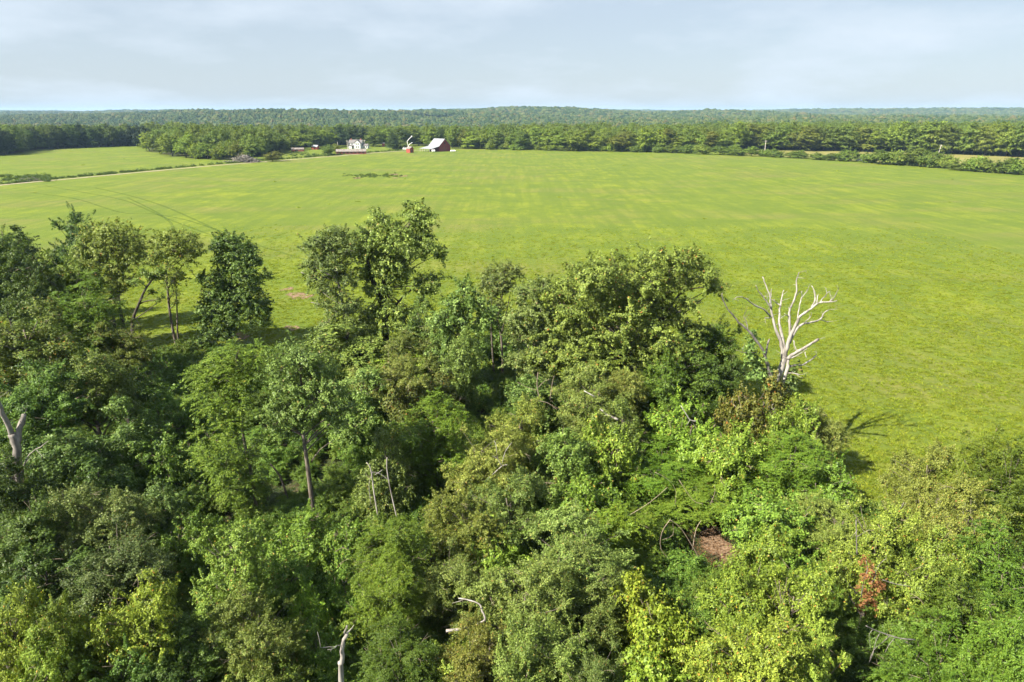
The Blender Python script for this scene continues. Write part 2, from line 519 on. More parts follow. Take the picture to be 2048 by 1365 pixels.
# trees of the far field edge: coarse leaf sprays
for s in (91, 92, 93, 94):
    total += proto('edge', s, 16, 11, .10, 20, 'far_a', leaf=.46, asp=.8, lai=1.5, clump=1.0, bare=0, trunk_r=.26, lob=dict(rs=(.15, .25)))
for s in (96, 97):
    total += proto('edge_bush', s, 6, 8.5, .0, 12, 'far_a', leaf=.42, asp=.8, lai=1.5, clump=.8, bare=0, trunk_r=.1, stems=3, lob=dict(rs=(.18, .28)))
for s in (98, 99):
    total += proto('edge_dark', s, 17, 11, .06, 20, 'cedar', leaf=.46, asp=.8, lai=1.5, clump=1.0, bare=0, trunk_r=.26, lob=dict(rs=(.15, .25)))
# a conifer for the left edge
def conifer(seed, H=13, W=5.0):
    rng = np.random.default_rng(seed)
    lobes = []
    for i in range(26):
        u = (i + .5) / 26
        z = H * (.1 + .88 * u)
        rad = W / 2 * (1 - u) ** .8
        th = i * 2.4
        lobes.append((math.cos(th) * rad * .55, math.sin(th) * rad * .55, z, rad * .6 + .35, rad * .6 + .35, .55))
    V, v = crown_arrays(lobes, rng, leaf=.24, asp=.4, lai=1.5, clump=.4, up=.3, rnd=.8)
    wm = wood_for(lobes[::3], (0, 0, 0), rng, .18).mesh('trunk', M['bark_dark'], True)
    PROTO.setdefault('cedar', []).append((wm, leaf_mesh('crown', V, v, M['cedar']), W, H, None))
conifer(101); conifer(102)

_rot = random.Random(5)
_used = {}
def place(kind, name, label, cat, loc, W, H, group=None, color=(1, 1, 1), rz=None, var=None):
    pl = PROTO[kind]
    k = _used.get(kind, 0); _used[kind] = k + 1
    wm, cm, pw, ph, tm = pl[(k if var is None else var) % len(pl)]
    rz = _rot.uniform(0, 6.283) if rz is None else rz
    t = thing(name, label, cat, loc, rz, group)
    s = (W / pw, W / pw, H / ph)
    for nm, me in (('trunk', wm), ('crown', cm), ('bare_twigs', tm)):
        if me is None:
            continue
        o = link(nm, me, t)
        o.scale = s
        if nm == 'bare_twigs':
            o['kind'] = 'stuff'
        o.color = (*color, 1)
    return t

# a tree whose sub-crowns and trunk were read off the photograph, each with its own depth
def hero(name, label, cat, d, base_px, lobes_px, mat, seed, trunks, depth=.9, bark='bark', back=.5, color=(1, 1, 1), group=None, limb_r=.05, limbs=True, squash=.85, grow=1.0, **kw):
    rng = np.random.default_rng(seed)
    b = at_height(base_px, 0, 0)[0]
    r0 = ray(base_px, 682.5)
    base = np.array((r0[0] / r0[1] * d, d, 0.0))
    # x follows the trunk foot seen at its own row: recompute from the ground row that lies at distance d
    py = 682.5 + F * math.tan(math.atan2(CAM_H, d) - R(PITCH))
    base = ground(base_px, py)
    lobes = []
    xs = [l[0] for l in lobes_px]
    cx = (min(xs) + max(xs)) / 2
    hw = max(1.0, (max(xs) - min(xs)) / 2)
    for (px, py_, rp) in lobes_px:
        rp = rp * grow
        t0 = at_depth(px, py_, d)[1]
        rm = rp / F * t0
        Wm = hw / F * t0
        span = math.sqrt(max(.1, 1 - ((px - cx) / (hw * 1.15)) ** 2)) * Wm * depth
        off = -span * rng.uniform(.15, .75)
        p, t = at_depth(px, py_, d + off)
        rm = rp / F * t
        lobes.append((*p, rm, rm, rm * squash))
        if rng.random() < back:
            p, t = at_depth(px, py_ + rp * .25, d + span * rng.uniform(.3, .9))
            rm = rp / F * t
            lobes.append((*p, rm, rm, rm * squash))
    L = np.array(lobes)
    L[:, :3] -= base
    V, v = crown_arrays(L, rng, **kw)
    t_obj = thing(name, label, cat, tuple(base), 0, group)
    mb = MB()
    main = None
    for (pts, rpx0, rpx1) in trunks:
        q = []
        for i, (px, py_) in enumerate(pts):
            p, tt = at_depth(px, py_, d + (0 if i == 0 else -depth * .4 * i / len(pts)))
            q.append(p - base)
        n = len(q)
        rr = [(rpx0 + (rpx1 - rpx0) * i / (n - 1)) / F * tt for i in range(n)]
        q2, r2 = smooth_path(q, rr)
        if main is None:
            q2[0] = q2[0] * np.array((1, 1, 0)) - np.array((0, 0, .3))
            main = (q2, r2)
        mb.tube(q2, r2, 7)
        if main[0] is not q2 and len(q2) > len(main[0]):
            main = (q2, r2)
    if limbs:
        pts = main[0]
        for lb in L:
            c, r = lb[:3], lb[3:]
            h = [abs(p[2] - (c[2] - np.linalg.norm((c - p)[:2]) * .7)) for p in pts]
            j = max(len(pts) // 3, int(np.argmin(h)))
            mb.tube(curve_pts(pts[j], c, 6, rng, .10, .06), [limb_r * 2.0, limb_r * 1.6, limb_r * 1.3, limb_r, limb_r * .8, limb_r * .5], 5)
            for _ in range(4):
                dd = unit(rng.normal(size=3) + np.array((0, 0, .3)))
                mb.tube(curve_pts(c, c + dd * r * rng.uniform(.8, 1.15), 4, rng, .12), [limb_r * .6, limb_r * .45, limb_r * .3, limb_r * .12], 4)
    o = mb.obj('trunk', M[bark], t_obj, smooth=True)
    c = link('crown', leaf_mesh('crown', V, v, M[mat]), t_obj)
    c.color = (*color, 1)
    return t_obj

def smooth_path(q, rr, sub=3):
    out, ro = [], []
    n = len(q)
    for i in range(n - 1):
        p0, p1, p2, p3 = q[max(i - 1, 0)], q[i], q[i + 1], q[min(i + 2, n - 1)]
        for k in range(sub):
            t = k / sub
            out.append(.5 * ((2 * p1) + (p2 - p0) * t + (2 * p0 - 5 * p1 + 4 * p2 - p3) * t * t + (3 * p1 - p0 - 3 * p2 + p3) * t ** 3))
            ro.append(rr[i] + (rr[i + 1] - rr[i]) * t)
    out.append(q[-1]); ro.append(rr[-1])
    return out, ro

# ------------------------------------------------------------------ the lie of the land
HILLS = []
def hill(px, d, sx, sy, h):
    HILLS.append(((px - 1024) / F * d / CP, d, sx, sy, h))
hill(700, 2500, 480, 620, 26)
hill(440, 2900, 420, 600, 22)
hill(1030, 3300, 420, 650, 27)
hill(1180, 3600, 420, 600, 18)
hill(1420, 3300, 330, 500, 28)
hill(940, 6400, 900, 800, 36)
hill(1150, 6600, 900, 800, 26)
hill(400, 5600, 420, 700, 40)
hill(180, 4300, 600, 600, 14)
hill(-200, 5200, 900, 700, 24)
hill(1750, 4800, 900, 700, 28)
hill(2000, 5200, 900, 800, 36)
hill(2400, 4300, 900, 900, 34)
hill(1560, 5600, 500, 700, 30)
hill(20, 7000, 1600, 900, 30)
hill(1500, 7400, 2200, 900, 34)
def tz(x, y):
    x = np.asarray(x, float); y = np.asarray(y, float)
    z = np.zeros_like(x)
    for hx, hy, sx, sy, h in HILLS:
        z = z + h * np.exp(-((x - hx) / sx) ** 2 - ((y - hy) / sy) ** 2)
    w = np.clip((y - 900) / 900, 0, 1)
    z = z + w * (5 * np.sin(x / 310 + 1.3) * np.sin(y / 420) + 2.5 * np.sin(x / 130 + y / 170))
    left = 1 / (1 + np.exp((x - 150) / 120))
    z = z - 5 * np.clip((y - 820) / 500, 0, 1)
    z = z - left * 17 * np.clip((y - 800) / 320, 0, 1) * np.clip((2300 - y) / 900, 0, 1)
    z = z - 16 * np.exp(-((x + 1000) / 650) ** 2 - ((y - 1700) / 650) ** 2)
    return z * np.clip((y - 760) / 300, 0, 1)

# wood edge beyond the fields, and the edge of the wood the camera hovers over
FAR_PX = [-900, 0, 75, 150, 285, 300, 335, 400, 460, 520, 545, 565, 600, 700, 760, 830, 900, 1000, 1100, 1300, 1450, 1500, 1800, 2048, 2900]
FAR_PY = [345, 311, 299, 296, 291, 303, 311, 317, 320, 312, 306, 300, 296, 290, 289, 290, 296, 297, 299, 303, 303, 299, 304, 314, 350]
NEAR_X = [-400, -130, -70, -42, -12, 12, 24, 29, 33, 40, 60, 300]
NEAR_Y = [118, 108, 103, 99, 94, 82, 70, 62, 56, 52, 50, 46]
def is_far_wood(x, y):
    z = -CAM_H
    zc = y * CP + CAM_H * SP
    px = 1024 + F * x / np.maximum(zc, 1)
    py = 682.5 - F * (y * SP - CAM_H * CP) / np.maximum(zc, 1)
    return (py < np.interp(px, FAR_PX, FAR_PY)) & (y > 150)
def is_near_wood(x, y):
    return y < np.interp(x, NEAR_X, NEAR_Y)

rows = 20 * (14000 / 20) ** (np.arange(330) / 329.0)
cols = np.linspace(-1.5, 1.5, 331)
GX = rows[:, None] * cols[None, :]
GY = np.repeat((rows - 80)[:, None], len(cols), 1)
GZ = tz(GX, GY)
fw = np.where(is_far_wood(GX, GY) | is_near_wood(GX, GY), 1.0, 0.0)
nr, ncol = GX.shape
ii = np.arange(nr * ncol).reshape(nr, ncol)
quads = np.stack([ii[:-1, :-1], ii[:-1, 1:], ii[1:, 1:], ii[1:, :-1]], -1).reshape(-1, 4)

def make_field_mat():
    m, n, l, out = mat_new('field_grass')
    tc = n.new('ShaderNodeTexCoord')
    def noise(scale, detail=4, stretch=(1, 1, 1), rough=.55, off=(0, 0, 0)):
        mp = n.new('ShaderNodeMapping'); mp.inputs['Scale'].default_value = stretch; mp.inputs['Location'].default_value = off
        nz = n.new('ShaderNodeTexNoise'); nz.inputs['Scale'].default_value = scale
        nz.inputs['Detail'].default_value = detail; nz.inputs['Roughness'].default_value = rough
        l.new(tc.outputs['Object'], mp.inputs['Vector']); l.new(mp.outputs[0], nz.inputs['Vector'])
        return nz.outputs['Fac']
    def mix(fac, a, b, mode='MIX'):
        x = n.new('ShaderNodeMixRGB'); x.blend_type = mode
        for sock, val in ((x.inputs['Fac'], fac), (x.inputs['Color1'], a), (x.inputs['Color2'], b)):
            if isinstance(val, (tuple, list)): sock.default_value = (*val, 1)
            elif isinstance(val, (int, float)): sock.default_value = val
            else: l.new(val, sock)
        return x.outputs[0]
    def rng_(v, a, b, c=0.0, d=1.0):
        r = n.new('ShaderNodeMapRange'); r.inputs['From Min'].default_value = a; r.inputs['From Max'].default_value = b
        r.inputs['To Min'].default_value = c; r.inputs['To Max'].default_value = d
        l.new(v, r.inputs['Value']); return r.outputs[0]
    big = noise(.016, 5, (1, .55, 1))
    mid = noise(.085, 5, (1, .6, 1), .6)
    rows_ = noise(.30, 3, (1.0, .06, 1), .5)        # faint drill rows running away to the far side
    fine = noise(1.1, 6, (1, 1, 1), .7)
    grain = noise(4.2, 4, (1, 1, 1), .75)
    dry = noise(.022, 6, (.55, 1.6, 1), .6, (31, 7, 0))
    m5 = noise(.23, 4, (1, .7, 1), .6, (9, 3, 0))
    base = mix(rng_(mid, .40, .60), (.092, .134, .011), (.158, .192, .014))
    base = mix(rng_(m5, .40, .50, .4, 0), base, (.068, .104, .011))
    base = mix(rng_(m5, .54, .64, 0, .5), base, (.196, .222, .018))
    w20 = noise(.045, 4, (.8, 1.2, 1), .6, (4, 17, 0))
    base = mix(rng_(w20, .36, .48, .55, 0), base, (.078, .118, .012))
    base = mix(rng_(w20, .54, .66, 0, .6), base, (.180, .214, .014))
    base = mix(rng_(big, .42, .62, 0, .5), base, (.104, .146, .017))
    base = mix(rng_(dry, .50, .65, 0, .52), base, (.172, .146, .052))
    base = mix(rng_(rows_, .44, .58, .0, .55), base, (.082, .122, .012))
    base = mix(rng_(fine, .34, .56, .5, 0), base, (.062, .096, .010))
    base = mix(rng_(grain, .52, .72, 0, .55), base, (.215, .240, .036))
    base = mix(rng_(grain, .30, .46, .55, 0), base, (.050, .078, .011))
    fl = n.new('ShaderNodeAttribute'); fl.attribute_name = 'wood'
    litter = noise(.55, 6, (1, 1, 1), .7)
    floor = mix(rng_(litter, .38, .60), (.030, .040, .012), (.060, .044, .024))
    floor = mix(rng_(noise(2.6, 5, (1, 1, 1), .75), .50, .62, 0, .8), floor, (.105, .080, .048))
    floor = mix(rng_(noise(5.5, 4, (1, 1, 1), .75, (3, 8, 0)), .52, .60, 0, .8), floor, (.030, .058, .012))
    floor = mix(rng_(noise(.14, 3), .45, .62), floor, (.030, .055, .012))
    col = mix(fl.outputs['Fac'], base, floor)
    pb = n.new('ShaderNodeBsdfPrincipled')
    pb.inputs['Roughness'].default_value = .8
    pb.inputs['Specular IOR Level'].default_value = .15
    l.new(col, pb.inputs['Base Color'])
    bp = n.new('ShaderNodeBump'); bp.inputs['Strength'].default_value = .75; bp.inputs['Distance'].default_value = .35
    ad = n.new('ShaderNodeMath'); ad.operation = 'ADD'
    l.new(fine, ad.inputs[0])
    hf = n.new('ShaderNodeMath'); hf.operation = 'MULTIPLY'; hf.inputs[1].default_value = .35
    l.new(grain, hf.inputs[0]); l.new(hf.outputs[0], ad.inputs[1])
    l.new(ad.outputs[0], bp.inputs['Height'])
    l.new(bp.outputs[0], pb.inputs['Normal'])
    l.new(pb.outputs[0], out.inputs['Surface'])
    return m
M['field'] = make_field_mat()
gm = new_mesh('ground', np.stack([GX, GY, GZ], -1).reshape(-1, 3), quads, mat=M['field'], attrs={'wood': ('POINT', fw.ravel())})
tag(link('ground', gm), 'bright green hayfield and woodland floor reaching to the horizon', 'field', kind='structure')

def strip_field():
    top = [(1490, 300), (1600, 302), (1800, 305), (2048, 315), (2250, 322)]
    bot = [(1490, 310), (1600, 315), (1800, 327), (2048, 344), (2250, 356)]
    vs_ = [(*ground(*p)[:2], .03) for p in top] + [(*ground(*p)[:2], .03) for p in bot]
    fs = [(i, i + 1, i + 6, i + 5)[::-1] for i in range(4)]
    M['strip'] = noise_mat('dry_grass', (.150, .150, .038), (.205, .185, .060), .05, detail=7)
    tag(link('strip_field', new_mesh('strip_field', vs_, faces_list=fs, mat=M['strip'])), 'narrow tan strip of dry grass behind the hedgerow', 'field', kind='structure')
strip_field()
# patches and strips that lie on the field: ragged see-through rims
def rag_mat(name, c1, c2, scale, lo=.42, hi=.55, edge_gain=1.0, maxa=1.0):
    m, n, l, out = mat_new(name)
    tc = n.new('ShaderNodeTexCoord')
    nz = n.new('ShaderNodeTexNoise'); nz.inputs['Scale'].default_value = scale; nz.inputs['Detail'].default_value = 6; nz.inputs['Roughness'].default_value = .7
    l.new(tc.outputs['Object'], nz.inputs['Vector'])
    at = n.new('ShaderNodeAttribute'); at.attribute_name = 'core'
    mu = n.new('ShaderNodeMath'); mu.operation = 'MULTIPLY'; mu.inputs[1].default_value = edge_gain
    l.new(at.outputs['Fac'], mu.inputs[0])
    ad = n.new('ShaderNodeMath'); ad.operation = 'MULTIPLY'
    l.new(nz.outputs['Fac'], ad.inputs[0]); l.new(mu.outputs[0], ad.inputs[1])
    mr = n.new('ShaderNodeMapRange'); mr.inputs['From Min'].default_value = lo; mr.inputs['From Max'].default_value = hi; mr.inputs['To Max'].default_value = maxa
    l.new(ad.outputs[0], mr.inputs['Value'])
    n2 = n.new('ShaderNodeTexNoise'); n2.inputs['Scale'].default_value = scale * 2.3; n2.inputs['Detail'].default_value = 5
    l.new(tc.outputs['Object'], n2.inputs['Vector'])
    rp = ramp_node(n, [(.35, c1), (.65, c2)]); l.new(n2.outputs['Fac'], rp.inputs[0])
    pb = n.new('ShaderNodeBsdfPrincipled'); pb.inputs['Roughness'].default_value = .9; pb.inputs['Specular IOR Level'].default_value = .1
    l.new(rp.outputs[0], pb.inputs['Base Color'])
    tr = n.new('ShaderNodeBsdfTransparent')
    mx = n.new('ShaderNodeMixShader')
    l.new(mr.outputs[0], mx.inputs['Fac']); l.new(tr.outputs[0], mx.inputs[1]); l.new(pb.outputs[0], mx.inputs[2])
    l.new(mx.outputs[0], out.inputs['Surface'])
    return m
M['soil'] = rag_mat('bare_soil', (.105, .068, .042), (.255, .175, .115), 1.6, .30, .42, 1.15)
M['track'] = rag_mat('wheel_track', (.075, .125, .022), (.105, .155, .025), .5, .30, .55, 1.1, .36)
M['gravel'] = noise_mat('gravel', (.22, .17, .12), (.33, .27, .20), .8, bump=.3)

def patch(name, px, py, rpx, rpy, label, z=.02, mat='soil', rot=0.0):
    c = ground(px, py)
    ex = np.linalg.norm(ground(px + rpx, py) - c)
    ey = abs(ground(px, py - rpy)[1] - ground(px, py + rpy)[1]) / 2
    n, vs_, core = 28, [(0, 0, 0)], [1.0]
    rr = random.Random(int(px * 7 + py))
    ph = [rr.uniform(0, 6.28) for _ in range(3)]
    for ring, cv in ((.55, .95), (1.0, .55), (1.45, 0.0)):
        for k in range(n):
            a = 2 * math.pi * k / n
            w = 1 + .22 * math.sin(2 * a + ph[0]) + .14 * math.sin(3 * a + ph[1]) + .08 * math.sin(5 * a + ph[2])
            vs_.append((math.cos(a) * ex * ring * w, math.sin(a) * ey * ring * w, 0)); core.append(cv)
    fs = [(0, 1 + k, 1 + (k + 1) % n) for k in range(n)]
    for r_ in range(2):
        for k in range(n):
            a, b = 1 + r_ * n + k, 1 + r_ * n + (k + 1) % n
            fs.append((a, a + n, b + n, b))
    me = new_mesh(name, vs_, faces_list=fs, mat=M[mat], attrs={'core': ('POINT', core)})
    o = link(name, me, None, (c[0], c[1], z))
    return tag(o, label, 'soil', kind='structure')

def ribbon(name, pts_px, w, mat, label, cat, z=.03, core=True):
    q = [ground(*p) for p in pts_px]
    q, _ = smooth_path(q, [1] * len(q), 8)
    vs_, cr, fs = [], [], []
    rr = random.Random(len(pts_px))
    for i, p in enumerate(q):
        t = q[min(i + 1, len(q) - 1)] - q[max(i - 1, 0)]
        t = t / np.linalg.norm(t)
        nn = np.array((-t[1], t[0], 0))
        ww = w * (1 + .12 * math.sin(i * 1.7))
        for s, c in ((-1, 0), (-.5, 1), (.5, 1), (1, 0)):
            v = p + nn * s * ww * .5
            vs_.append((v[0], v[1], z)); cr.append(float(c))
        if i:
            for k in range(3):
                a = (i - 1) * 4 + k
                fs.append((a, a + 1, a + 5, a + 4))
    me = new_mesh(name, vs_, faces_list=fs, mat=M[mat], attrs={'core': ('POINT', cr)})
    return tag(link(name, me), label, cat, kind='structure')

ribbon('farm_road', [(-320, 412), (-150, 390), (0, 371), (120, 360), (270, 346), (420, 332.5), (560, 321.5), (680, 312), (760, 305.5), (815, 302.2), (850, 301.5)], 3.4, 'gravel', 'pale gravel farm road running straight across to the barn', 'road')
ribbon('wheel_track', [(190, 376), (260, 392), (325, 412), (390, 440), (450, 468), (520, 492), (610, 520)], 1.6, 'track', 'long dark wheel track curving towards the tall ivy tree', 'track')
ribbon('wheel_track', [(255, 396), (300, 418), (335, 440), (347, 458), (352, 480)], 1.5, 'track', 'short dark wheel track dropping behind the slim trees', 'track', .034)
ribbon('wheel_track', [(60, 386), (150, 398), (240, 425), (300, 428), (370, 440), (440, 462), (500, 476)], 1.5, 'track', 'wavy dark wheel track crossing the left of the hayfield', 'track', .038)
ribbon('wheel_track', [(90, 372), (170, 386), (250, 402), (330, 436), (420, 470)], 1.4, 'track', 'faint dark wheel track starting below the gravel road', 'track', .042)
for (px, py, a, b, lab) in [
    (600, 592, 26, 7, 'pale bare soil patch left of the tall ivy tree'), (575, 579, 11, 4, 'small bare soil spot above the pale patch by the ivy tree'),
    (585, 656, 16, 5, 'bare soil streak right of the dark bushy tree'), (478, 672, 20, 7, 'bare soil patch below the dark bushy tree'),
    (362, 706, 18, 6, 'bare soil patch at the foot of the slim twin trunks'), (330, 702, 9, 3, 'small soil spot beside the slim twin trunks'),
    (714, 356.5, 10, 1.3, 'sandy spot at the near rim of the weed patch in mid field'), (788, 349.5, 11, 1.4, 'sandy spot above the right end of the mid field weed patch'),
    (808, 352.5, 9, 1.1, 'sandy spot right of the mid field weed patch'), (790, 356.5, 6, .9, 'smallest sandy spot below the mid field weed patch'),
    (1434, 1088, 34, 40, 'reddish bare creek bank under arching dead branches'), (1395, 1180, 40, 22, 'leaf strewn soil below the bare creek bank'),
    (1260, 1190, 40, 26, 'bare brown soil behind the yellow green vine'), (1100, 1015, 40, 22, 'bare brown soil under the withered sapling'), (1330, 800, 30, 10, 'bare soil in the shade of the big spreading oak'),
    (800, 1010, 26, 12, 'reddish soil beside the pale twin stems'), (640, 1200, 30, 16, 'brown brushy soil behind the pale shrub')]:
    patch('bare_soil', px, py, a, b, lab)

# ------------------------------------------------------------------ scattering with geometry nodes (uncountable stuff only)
def gn_scatter(name, pts, scl, rot, var, sources, label, cat, zscale=None, builder=None):
    me = new_mesh(name, np.asarray(pts, np.float32), np.zeros((0, 3), np.int32).reshape(0, 3)) if False else bpy.data.meshes.new(name)
    pts = np.asarray(pts, np.float32)
    me.vertices.add(len(pts)); me.vertices.foreach_set('co', pts.ravel())
    for an, arr in (('scl', scl), ('rot', rot), ('zs', zscale if zscale is not None else scl)):
        a = me.attributes.new(an, 'FLOAT', 'POINT'); a.data.foreach_set('value', np.asarray(arr, np.float32))
    a = me.attributes.new('var', 'INT', 'POINT'); a.data.foreach_set('value', np.asarray(var, np.int32))
    me.update()
    o = link(name, me)
    ng = bpy.data.node_groups.new(name + '_scatter', 'GeometryNodeTree')
    ng.interface.new_socket('Geometry', in_out='INPUT', socket_type='NodeSocketGeometry')
    ng.interface.new_socket('Geometry', in_out='OUTPUT', socket_type='NodeSocketGeometry')
    N, L = ng.nodes, ng.links
    gi, go = N.new('NodeGroupInput'), N.new('NodeGroupOutput')
    jn = N.new('GeometryNodeJoinGeometry')
    def attr(nm, typ):
        x = N.new('GeometryNodeInputNamedAttribute'); x.data_type = typ; x.inputs['Name'].default_value = nm
        return x.outputs['Attribute']
    a_s, a_r, a_v, a_z = attr('scl', 'FLOAT'), attr('rot', 'FLOAT'), attr('var', 'INT'), attr('zs', 'FLOAT')
    cr = N.new('ShaderNodeCombineXYZ'); L.new(a_r, cr.inputs['Z'])
    cs = N.new('ShaderNodeCombineXYZ'); L.new(a_s, cs.inputs['X']); L.new(a_s, cs.inputs['Y']); L.new(a_z, cs.inputs['Z'])
    for k, src in enumerate(sources):
        cmp_ = N.new('FunctionNodeCompare'); cmp_.data_type = 'INT'; cmp_.operation = 'EQUAL'
        L.new(a_v, cmp_.inputs[2]); cmp_.inputs[3].default_value = k
        ip = N.new('GeometryNodeInstanceOnPoints')
        L.new(gi.outputs[0], ip.inputs['Points'])
        L.new(cmp_.outputs[0], ip.inputs['Selection'])
        if callable(src):
            L.new(src(N, L), ip.inputs['Instance'])
        else:
            ob = N.new('GeometryNodeObjectInfo'); ob.transform_space = 'ORIGINAL'; ob.inputs['Object'].default_value = src
            L.new(ob.outputs['Geometry'], ip.inputs['Instance'])
        L.new(cr.outputs[0], ip.inputs['Rotation']); L.new(cs.outputs[0], ip.inputs['Scale'])
        L.new(ip.outputs[0], jn.inputs[0])
    L.new(jn.outputs[0], go.inputs[0])
    md = o.modifiers.new('scatter', 'NODES'); md.node_group = ng
    return tag(o, label, cat, kind='stuff')

def ball_mat():
    m, n, l, out = mat_new('distant_crown')
    tc = n.new('ShaderNodeTexCoord'); oi = n.new('ShaderNodeObjectInfo')
    nz = n.new('ShaderNodeTexNoise'); nz.inputs['Scale'].default_value = 3.2; nz.inputs['Detail'].default_value = 5; nz.inputs['Roughness'].default_value = .7
    l.new(tc.outputs['Object'], nz.inputs['Vector'])
    r1 = ramp_node(n, [(0, (.024, .046, .018)), (.45, (.046, .072, .023)), (.85, (.084, .104, .034)), (.97, (.098, .092, .038))])
    l.new(oi.outputs['Random'], r1.inputs[0])
    r2 = ramp_node(n, [(.36, (.72, .72, .7)), (.62, (1.15, 1.15, 1.1))]); l.new(nz.outputs['Fac'], r2.inputs[0])
    mx = n.new('ShaderNodeMixRGB'); mx.blend_type = 'MULTIPLY'; mx.inputs['Fac'].default_value = 1
    l.new(r1.outputs[0], mx.inputs['Color1']); l.new(r2.outputs[0], mx.inputs['Color2'])
    pb = n.new('ShaderNodeBsdfPrincipled'); pb.inputs['Roughness'].default_value = .9; pb.inputs['Specular IOR Level'].default_value = .05
    l.new(mx.outputs[0], pb.inputs['Base Color'])
    bp = n.new('ShaderNodeBump'); bp.inputs['Strength'].default_value = 1.0; bp.inputs['Distance'].default_value = .6
    l.new(nz.outputs['Fac'], bp.inputs['Height']); l.new(bp.outputs[0], pb.inputs['Normal'])
    l.new(pb.outputs[0], out.inputs['Surface'])
    return m
M['ball'] = ball_mat()
def ball_source(seed):
    def build(N, L):
        ic = N.new('GeometryNodeMeshIcoSphere'); ic.inputs['Radius'].default_value = 1; ic.inputs['Subdivisions'].default_value = 4
        po = N.new('GeometryNodeInputPosition')
        nz = N.new('ShaderNodeTexNoise'); nz.noise_dimensions = '4D'; nz.inputs['W'].default_value = seed; nz.inputs['Scale'].default_value = 1.9; nz.inputs['Detail'].default_value = 3
        L.new(po.outputs[0], nz.inputs['Vector'])
        ma = N.new('ShaderNodeMath'); ma.operation = 'SUBTRACT'; ma.inputs[1].default_value = .5
        L.new(nz.outputs[0], ma.inputs[0])
        sc = N.new('ShaderNodeVectorMath'); sc.operation = 'SCALE'
        L.new(po.outputs[0], sc.inputs[0])
        m2 = N.new('ShaderNodeMath'); m2.operation = 'MULTIPLY'; m2.inputs[1].default_value = 1.7; L.new(ma.outputs[0], m2.inputs[0])
        L.new(m2.outputs[0], sc.inputs['Scale'])
        sp = N.new('GeometryNodeSetPosition'); L.new(ic.outputs['Mesh'], sp.inputs['Geometry']); L.new(sc.outputs[0], sp.inputs['Offset'])
        sm = N.new('GeometryNodeSetMaterial'); sm.inputs['Material'].default_value = M['ball']; L.new(sp.outputs[0], sm.inputs['Geometry'])
        return sm.outputs[0]
    return build

def jitter_grid(y0, y1, s, rng, half=.95):
    ny = int((y1 - y0) / s)
    out = []
    for j in range(ny):
        y = y0 + (j + .5) * s
        w = half * y + 60
        nx = int(2 * w / s)
        x = -w + (np.arange(nx) + .5) * s + (s * .5 if j % 2 else 0)
        out.append(np.stack([x + rng.uniform(-.4, .4, nx) * s, np.full(nx, y) + rng.uniform(-.4, .4, nx) * s], 1))
    return np.concatenate(out)

# ------------------------------------------------------------------ the farm
M['barn_red'] = noise_mat('barn_red', (.155, .030, .028), (.225, .055, .050), 1.2, stretch=(3, 3, .3))
M['shed_red'] = noise_mat('shed_red', (.20, .045, .035), (.30, .075, .055), 1.2, stretch=(3, 3, .3))
M['old_red'] = noise_mat('old_red_board', (.13, .035, .028), (.23, .09, .07), 1.4, stretch=(3, 3, .3))
M['tin'] = noise_mat('tin_roof', (.19, .20, .215), (.27, .28, .30), .7, stretch=(4, .4, 1), rough=.5, spec=.4)
M['rust_tin'] = noise_mat('rusted_tin', (.13, .085, .065), (.20, .18, .165), .6, stretch=(2, .6, 1), rough=.7, c3=(.25, .235, .225))
M['white'] = noise_mat('white_board', (.50, .50, .49), (.60, .60, .595), 1.0, stretch=(.3, .3, 5), rough=.6)
M['slate'] = noise_mat('grey_shingle', (.10, .095, .095), (.17, .155, .155), 1.5)
M['brickred'] = noise_mat('chimney_brick', (.26, .08, .055), (.36, .13, .09), 4)
M['glass'] = noise_mat('window_glass', (.02, .024, .03), (.04, .045, .05), 1, rough=.15, spec=.6)
M['whitepaint'] = noise_mat('white_enamel', (.76, .76, .75), (.82, .82, .81), 2, rough=.35, spec=.5)
M['black'] = noise_mat('black_rubber', (.015, .015, .015), (.03, .03, .03), 3)
M['darkopen'] = noise_mat('dark_doorway', (.02, .016, .014), (.04, .03, .028), 2)
M['polewood'] = noise_mat('pole_wood', (.40, .37, .33), (.55, .51, .46), 3, stretch=(1, 1, .2))

def gable(t, w, l, eave, ridge, wall_mat, roof_mat, over=.35, ox=0.0, oy=0.0, z0=0.0, roof_th=.14, wname='wall', rname='roof'):
    """house body with its ridge along x; wall and roof are two meshes"""
    hw = w / 2
    MB().prism_x([(oy - hw, z0), (oy + hw, z0), (oy + hw, z0 + eave), (oy, z0 + ridge), (oy - hw, z0 + eave)][::-1], ox - l / 2, ox + l / 2).obj(wname, wall_mat, t)
    s = (ridge - eave) / hw
    e, th = over, roof_th
    prof = [(oy - hw - e, z0 + eave - s * e + .02), (oy, z0 + ridge + .02), (oy + hw + e, z0 + eave - s * e + .02), (oy + hw + e, z0 + eave - s * e + th), (oy, z0 + ridge + th + .04), (oy - hw - e, z0 + eave - s * e + th)]
    return MB().prism_x(prof[::-1], ox - l / 2 - over, ox + l / 2 + over).obj(rname, roof_mat, t)

def window(t, mb_pos, axis, w=1.0, h=1.5, fm='white'):
    x, y, z = mb_pos
    if axis == 'y':
        f = MB().box(x - w / 2 - .12, x + w / 2 + .12, y - .06, y, z - .12, z + h + .12).obj('window', M[fm], t)
        MB().box(x - w / 2, x + w / 2, y - .09, y - .063, z, z + h).obj('pane', M['glass'], f)
    else:
        f = MB().box(x, x + .06, y - w / 2 - .12, y + w / 2 + .12, z - .12, z + h + .12).obj('window', M[fm], t)
        MB().box(x + .063, x + .09, y - w / 2, y + w / 2, z, z + h).obj('pane', M['glass'], f)
    return f

